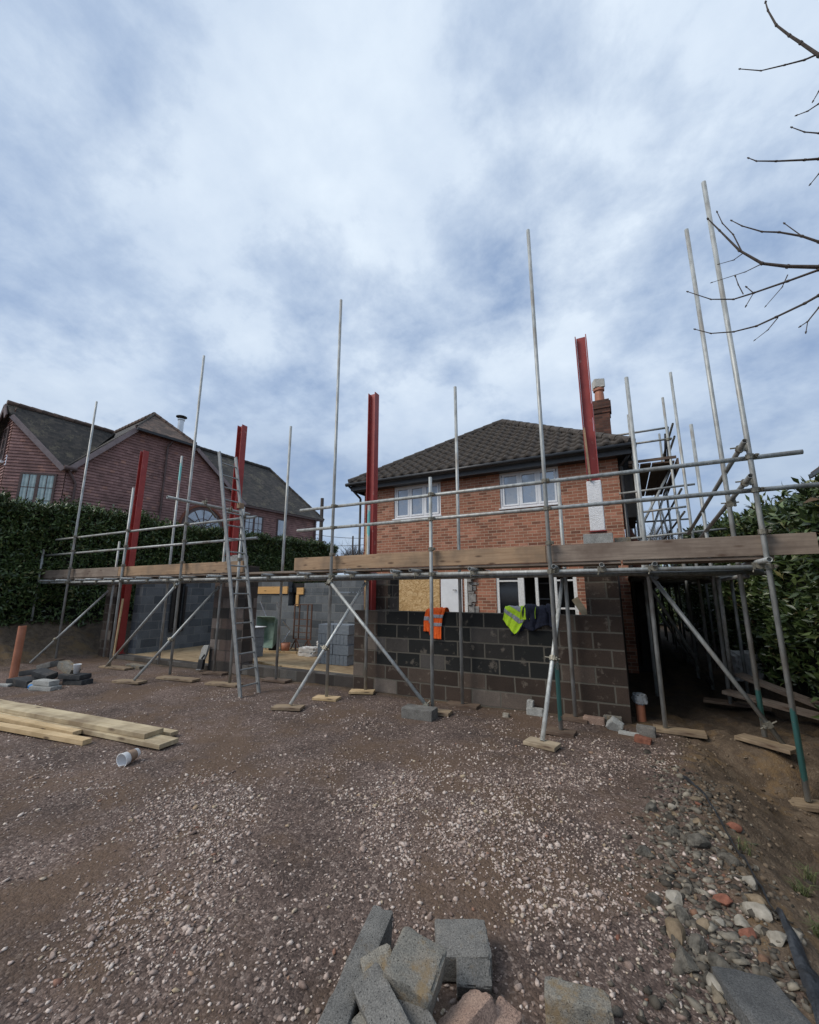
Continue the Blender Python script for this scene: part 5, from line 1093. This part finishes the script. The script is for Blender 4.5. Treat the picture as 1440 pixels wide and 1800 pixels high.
# planks lower left
PK = 'planks lying on the gravel at the left edge'
def plank(p0, p1, w_, th, m_, label, grp=PK):
    p0 = Vector(p0); p1 = Vector(p1); c = (p0+p1)/2; d = p1-p0; mb = MB(); Ln = d.length; mb.box(-Ln/2, Ln/2, -w_/2, w_/2, -th/2, th/2)
    o = mb.build('plank', M[m_], bevel=.004, loc=tuple(c)); o.rotation_euler = (0, -math.asin(d.z/Ln), math.atan2(d.y, d.x)); return tag(o, label, 'plank', grp)
plank((-9.2, 2.86, .10), (-5.0, 3.24, .10), .24, .055, 'moss_wood', 'broad yellow green muddy plank on top of its stack')
plank((-9.0, 2.86, .045), (-4.68, 3.22, .045), .24, .05, 'moss_wood', 'broad muddy plank underneath, reaching furthest right')
plank((-9.0, 3.12, .045), (-4.95, 3.46, .045), .1, .045, 'moss_wood', 'narrow dark plank behind the broad muddy planks')
plank((-8.9, 2.62, .075), (-6.0, 2.93, .05), .1, .05, 'pale_wood', 'shorter pale batten between the broad planks and the front batten')
plank((-8.6, 2.46, .04), (-5.58, 2.84, .04), .1, .055, 'pale_wood', 'pale batten lying nearest the camera with its end towards the cup')
# tool against the pier
t_ = thing('cut_off_tool', 'grey and black hand tool leaning against the block pier left of the ladder', 'tool', (-8.45, 6.42, .05)); t_.rotation_euler = (R(-8), R(-4), 0)
mb = MB(); mb.prism([(-.1, 0, .32), (-.13, 0, .2), (.05, 0, .2), (.1, 0, .33), (.13, 0, .5), (-.02, 0, .5), (-.09, 0, .43)], (0, -.05, 0)); mb.build('guard', M['conc_pale'], t_, bevel=.008)
mb = MB(); mb.box(-.11, .05, -.07, .0, 0, .199); mb.tube((-.02, -.05, .21), (.06, -.05, .3), .02); mb.build('body', M['black_plastic'], t_, bevel=.01)
mb = MB(); mb.box(-.12, .03, -.078, -.0, -.02, -.001); mb.build('foot', M['chrome'], t_)
# beyond the middle bay: stacks, barrow, stand, bags
ZF = .102
t0 = thing('block_stack', 'blue grey stack of new concrete blocks on the sandy floor in the middle bay', 'block stack', (-6.05, 8.0, ZF))
for k in range(4):
    for j in range(8 if k in (0, 2) else 4):
        mb = MB(); wd = .1 if k in (0, 2) else .2; x0 = -.42+j*(wd+.006)
        if k in (1, 3) and j < 2: mb.box(-.42+j*.445, .015+j*.445-.01, -.1, .1, k*.222+.002, k*.222+.215)
        elif k in (1, 3): mb.box(-.42+(j-2)*.445, .015+(j-2)*.445-.01, .11, .31, k*.222+.002, k*.222+.215)
        else: mb.box(x0, x0+wd, -.1, .33, k*.222+.002, k*.222+.215)
        mb.build('block', M['stack_block'], t0, bevel=.004)
t1 = thing('block_stack', 'blue grey wrapped block stack partly hidden behind the ladder', 'block stack', (-8.75, 7.95, ZF))
for k in range(3):
    for j in range(2):
        mb = MB(); mb.box(-.3+j*.3, -.005+j*.3, -.15, .2, k*.24, k*.24+.232); mb.build('block', M['stack_block'], t1, bevel=.004)
mb = MB(); mb.box(-.33, .33, -.18, .23, .725, .74); mb.build('sheet', M['white_wrap'], t1)
t2 = thing('wheelbarrow', 'green wheelbarrow tipped up on end against the grey back wall', 'wheelbarrow', (-9.05, 9.0, ZF))
mb = MB(); vs = [(-.32, 0, .1), (.32, 0, .1), (.36, -.0, .95), (-.36, 0, .95), (-.2, .3, .25), (.2, .3, .25), (.24, .3, .8), (-.24, .3, .8)]
mb.raw([(x, -.25+y, z) for x, y, z in vs], [(4, 5, 6, 7), (0, 4, 7, 3), (1, 2, 6, 5), (0, 1, 5, 4), (3, 7, 6, 2)]); o = mb.build('tray', M['green_poly'], t2, bevel=.03); sl = o.modifiers.new('thick', 'SOLIDIFY'); sl.thickness = .012
for s_ in (-1, 1):
    mb = MB(); mb.tube((s_*.3, .1, 0), (s_*.26, .02, .9), .018); mb.tube((s_*.26, .02, .9), (s_*.33-.1, -.1, 1.35), .018); mb.build('handle', M['chrome'], t2)
    mb = MB(); mb.tube((s_*.3, .1, .2), (s_*.42, .3, .55), .015); mb.tube((s_*.42, .3, .55), (s_*.36, .05, .8), .015); mb.build('leg', M['chrome'], t2)
mb = MB(); mb.tube((-.04, .12, .08), (.04, .12, .08), .17, 18); mb.build('wheel', M['black_plastic'], t2)
t3 = thing('trestle', 'rusty steel stand in front of the grey back wall', 'trestle', (-8.25, 9.35, ZF))
mb = MB()
for x in (-.3, -.12, .18, .33):
    mb.bar((x, 0, .3), (x, 0, 1.28), .03, .03)
for z_ in (.32, .5, .68, .86, 1.27): mb.bar((-.32, .0, z_), (.35, .0, z_), .022, .022)
mb.build('frame', M['rust'], t3)
for x in (-.2, .25):
    for dx_ in (-.3, -.13, .13, .3):
        mb = MB(); mb.bar((x, 0, .32), (x+dx_, -.15*np.sign(dx_)*.8, 0), .025, .025); mb.build('leg', M['rust'], t3)
for i, (x, y, z_, lab) in enumerate(((-7.45, 8.75, .06, 'lowest white cement bag left of the blue grey block stack'), (-7.43, 8.76, .17, 'second white cement bag in the front pile by the block stack'),
    (-7.3, 9.3, .06, 'lowest white cement bag in the rear pile near the back wall'), (-7.28, 9.3, .17, 'middle white cement bag in the rear pile near the back wall'), (-7.3, 9.31, .28, 'topmost white cement bag in the rear pile near the back wall'))):
    rough_block('cement_bag', (.5, .34, .12), (x, y, ZF+z_), (0, 0, 10*i % 17), 'bag', lab, 'bag', 'white cement bags on the floor', .05, 8, i)
rough_block('cement_bag', (.5, .3, .5), (1.95, 10.3, .35), (10, 0, 20), 'bag', 'torn pale rubble bag in the dark lane against the hedge', 'bag', None, .09, 9, 9)
t4 = thing('bucket', 'small reddish bucket beside the wheelbarrow', 'bucket', (-8.5, 9.0, ZF)); mb = MB(); mb.lathe(0, 0, [(.001, 0), (.1, 0), (.13, .24), (.12, .24), (.09, .02), (.001, .02)], 16); mb.build('tub', M['terracotta'], t4, smooth=True)
# offcut leaning in the window of the house
mb = MB(); mb.bar((-.52, 6.62, 1.39), (-.66, 6.66, 1.62), .1, .045, up=(0, -1, .2)); tag(mb.build('timber_offcut', M['moss_wood'], bevel=.003), 'yellowish timber offcut standing tilted on top of the block wall', 'timber')

# clothing over the wall -------------------------------------------
WT = 1.392
def drape(name, par, m_, xl, xr, front, back, lift=.0, off=0.0, ns=26, nl=44, seed=0, lump=.02, t0=0.0, t1=1.0, skew=0.0, thick=.006):
    """cloth hung over the wall: front(s) hang length in front, back behind; xl/xr functions of t (0 bottom front .. 1 top)"""
    V = []; F = []
    for j in range(nl):
        for i in range(ns):
            s_ = i/(ns-1); lf = front(s_); tot = lf+.13+back; q = (t0+(t1-t0)*j/(nl-1))*tot
            if q < lf: y = WY-.018-off; z = WT+.005+lift-(lf-q); tt = q/lf; nrm = (0, -1, 0)
            elif q < lf+.13:
                a = (q-lf)/.13*math.pi; y = WY-.018-off+(1-math.cos(a))*.075; z = WT+.005+lift+math.sin(a)*(.022+off); tt = 1; nrm = (0, -math.cos(a), math.sin(a))
            else: y = WY+.14; z = WT-(q-lf-.13); tt = 1; nrm = (0, 1, 0)
            x = xl(tt)*(1-s_)+xr(tt)*s_+skew*(1-tt)
            n_ = mnoise.noise(Vector((s_*4.5+seed, q*5, seed)))*lump+mnoise.noise(Vector((s_*11, q*7, seed+4)))*lump*.5+abs(math.sin(s_*9+seed+q*3))*lump*.6
            n_ = max(n_, -.012)
            V.append((x+mnoise.noise(Vector((q*9, s_*3, seed)))*.012, y+nrm[1]*n_-(.0), z+nrm[2]*n_))
    for j in range(nl-1):
        for i in range(ns-1): F.append((j*ns+i, j*ns+i+1, (j+1)*ns+i+1, (j+1)*ns+i))
    me = bpy.data.meshes.new(name); me.from_pydata(V, [], F); me.materials.append(m_); o = finish(me, name, smooth=True)
    sl = o.modifiers.new('thick', 'SOLIDIFY'); sl.thickness = thick; sl.offset = 1
    if par is not None: o.parent = par; o.location = -par_loc(par)
    return o
ov_ = thing('hi_vis_vest', 'orange hi vis vest with two silver bands hung over the dark block wall', 'vest', (-2.85, 6.5, 1.39))
drape('vest_panel', ov_, M['hivis_o'], lambda t: -2.91+.0*t, lambda t: -2.735+.07*t**4, lambda s: .455+.0*s, .2, .012, .02, seed=1, lump=.018)
drape('vest_panel', ov_, M['hivis_o'], lambda t: -3.07+.05*t**3, lambda t: -2.9, lambda s: .33+.06*(s > .6), .2, .0, .006, seed=3, lump=.016)
for a, b_ in ((.26, .33), (.43, .50)):
    drape('silver_band', ov_, M['reflective'], lambda t: -2.912, lambda t: -2.733+.07*t**4, lambda s: .455, .2, .012, .026, seed=1, lump=.018, t0=a, t1=b_, nl=6, thick=.003)
drape('silver_band', ov_, M['reflective'], lambda t: -3.072+.05*t**3, lambda t: -2.9, lambda s: .33+.06*(s > .6), .2, .0, .011, seed=3, lump=.016, t0=.27, t1=.37, nl=6, thick=.003)
yv = thing('hi_vis_vest', 'yellow green hi vis vest with silver bands lying over the wall beside the navy jacket', 'vest', (-1.5, 6.5, 1.39))
yf = lambda s: .13+.26*s if s < .82 else .34-.1*(s-.82)
drape('vest_panel', yv, M['hivis_y'], lambda t: -1.70+.03*t, lambda t: -1.50+.23*t, yf, .25, .03, .035, seed=5, lump=.02)
for a, b_ in ((.22, .31), (.42, .5)):
    drape('silver_band', yv, M['reflective'], lambda t: -1.702+.03*t, lambda t: -1.497+.21*t, yf, .25, .03, .042, seed=5, lump=.02, t0=a, t1=b_, nl=6, thick=.003)
drape('vest_panel', yv, M['hivis_y'], lambda t: -1.44+.02*t, lambda t: -1.2, lambda s: .13-.03*s, .2, .03, .045, seed=8, lump=.02)
drape('dark_edging', yv, M['black_plastic'], lambda t: -1.515+.235*t, lambda t: -1.50+.235*t, lambda s: .36, .1, .03, .05, seed=5, lump=.01, t0=0, t1=.75, ns=4, thick=.004)
nj = thing('jacket', 'bulky navy blue jacket heaped over the wall right of the yellow green vest', 'jacket', (-1.1, 6.5, 1.39))
drape('jacket_body', nj, M['navy'], lambda t: -1.40+.0*t, lambda t: -.95-.02*t, lambda s: .24+.05*math.sin(s*6)+.03*s, .3, .05, .02, seed=11, lump=.06, ns=34, thick=.02)
drape('sleeve', nj, M['navy'], lambda t: -1.60+.05*t, lambda t: -1.40, lambda s: .33-.08*s, .1, -.004, -.006, seed=15, lump=.006, thick=.004)

# ================================================================== FAR THINGS
def pole(x, y, h, r, label, cross=False):
    t_ = thing('utility_pole', label, 'pole', (x, y, 0)); mb = MB(); mb.tube((0, 0, 0), (0, 0, h), r, 8, r1=r*.7); mb.build('post', M['bark'], t_)
    if cross: mb = MB(); mb.bar((-.7, 0, h*.62), (.6, 0, h*.60), .12, .12); mb.bar((-.3, 0, h*.56), (.3, 0, h*.57), .3, .25); mb.build('crossarm', M['bark'], t_)
    return t_
pole(-24.75, 30, 10.55, .22, 'tall wooden utility pole seen between the two houses', True)
pole(-21.1, 30, 6.7, .1, 'thin pole beside the left edge of the brick house')
mb = MB()
for za, zb in ((7.5, 6.35), (6.4, 5.9)):
    for i in range(12):
        q0, q1 = i/12, (i+1)/12; s0 = -.5*math.sin(q0*math.pi)*.5; s1 = -.5*math.sin(q1*math.pi)*.5
        mb.tube((-27.2+9*q0, 30, za+(zb-za)*q0+s0), (-27.2+9*q1, 30, za+(zb-za)*q1+s1), .025, 5)
tag(mb.build('overhead_wires', M['black_plastic']), 'two thin wires strung from the utility pole towards the brick house', 'wires')
def twiggy(x, y, h, seed, label, group='leafless trees on the skyline'):
    t_ = thing('bare_tree', label, 'tree', (x, y, 0), group); rr = random.Random(seed); mb = MB(); mb.tube((0, 0, 0), (0, 0, h*.45), .14, 7, r1=.09); mb.build('trunk', M['bark'], t_); mb = MB()
    def grow(p, d, L_, r_, dep):
        e = p+d*L_; mb.tube(p, e, r_, 5, r1=r_*.6)
        if dep:
            for _ in range(4): grow(p.lerp(e, rr.uniform(.5, 1)), (d+Vector((rr.uniform(-.7, .7), rr.uniform(-.7, .7), rr.uniform(-.1, .5)))).normalized(), L_*rr.uniform(.55, .8), r_*.6, dep-1)
    for _ in range(5): grow(Vector((0, 0, h*.3)), Vector((rr.uniform(-.6, .6), rr.uniform(-.6, .6), 1)).normalized(), h*.3, .05, 4)
    mb.build('crown', M['bark'], t_)
for i, (x, y, h) in enumerate(((-23.5, 34, 6.4), (-21.8, 33, 6.6), (-20.3, 34, 6.9), (-18.8, 33, 7.1))):
    twiggy(x, y, h, i, ('leftmost', 'second from left', 'third from left', 'rightmost')[i]+' of four leafless trees low on the skyline between the two houses')
for i, (x, y, h) in enumerate(((-1.0, 44, 8.2), (1.5, 45, 8.0), (4.0, 46, 8.3))): twiggy(x, y, h, i+9, ('leftmost', 'middle', 'rightmost')[i]+' of three leafless trees on the skyline behind the scaffold lane', 'leafless trees behind the lane')
nb = thing('neighbour_house', 'corner of a dark brick house with tiled roof just inside the right edge', 'house', (8.5, 19, 0))
mb = MB(); mb.box(6.75, 13, 16.4, 19.2, 0, 5.9); ch(mb, 'wall', M['chimney_brick'], nb)
mb = MB(); mb.prism([(6.45, 16.1, 5.9), (13, 16.1, 5.9), (13, 17.8, 7.2), (8.1, 17.8, 7.2)], (0, 0, .12)); mb.prism([(6.45, 16.1, 5.9), (8.1, 17.8, 7.2), (6.45, 19.5, 5.9)], (0, 0, .12)); ch(mb, 'roof', M['old_roof_red'], nb)
mb = MB(); mb.box(6.4, 13, 16.0, 16.1, 5.8, 5.95); mb.box(6.38, 6.46, 16.11, 19.5, 5.8, 5.94); mb.tube((6.68, 19.1, 5.8), (6.68, 19.1, 0), .06); ch(mb, 'gutter', M['black_plastic'], nb)
# grass tufts on the dug soil
def tuft(x, y, n_, label, seed):
    rg = np.random.default_rng(seed); a = rg.uniform(0, 6.28, n_); l = rg.uniform(.05, .13, n_); b0 = rg.normal(0, .02, (n_, 2)); V = []; F = []
    for i in range(n_):
        d = np.array([math.cos(a[i]), math.sin(a[i])]); s_ = np.array([-d[1], d[0]])*.0022; p = b0[i]
        m_ = p+d*l[i]*.3; e = p+d*l[i]*.8; k = len(V)
        V += [(*(p-s_), 0), (*(p+s_), 0), (*(m_+s_), l[i]*.7), (*(m_-s_), l[i]*.7), (*e, l[i]*.75)]; F += [(k, k+1, k+2, k+3), (k+3, k+2, k+4, k+4)]
    me = bpy.data.meshes.new('grass_tuft'); me.from_pydata([tuple(map(float, v)) for v in V], [], [f if f[2] != f[3] else f[:3] for f in F]); me.materials.append(M['grassblade']); o = finish(me, 'grass_tuft')
    o.location = (x, y, g0(x, y)); tag(o, label, 'grass')
for i, (x, y, n_, lab) in enumerate(((.84, 3.82, 60, 'small grass tuft on the soil, the middle one of three'), (.95, 4.12, 40, 'faint grass tuft furthest up the soil bank'), (.8, 3.35, 90, 'largest grass tuft, nearest the right edge above the dark slab'), (.6, 3.95, 22, 'sparse grass blades beside the membrane'))): tuft(x, y, n_, lab, i)
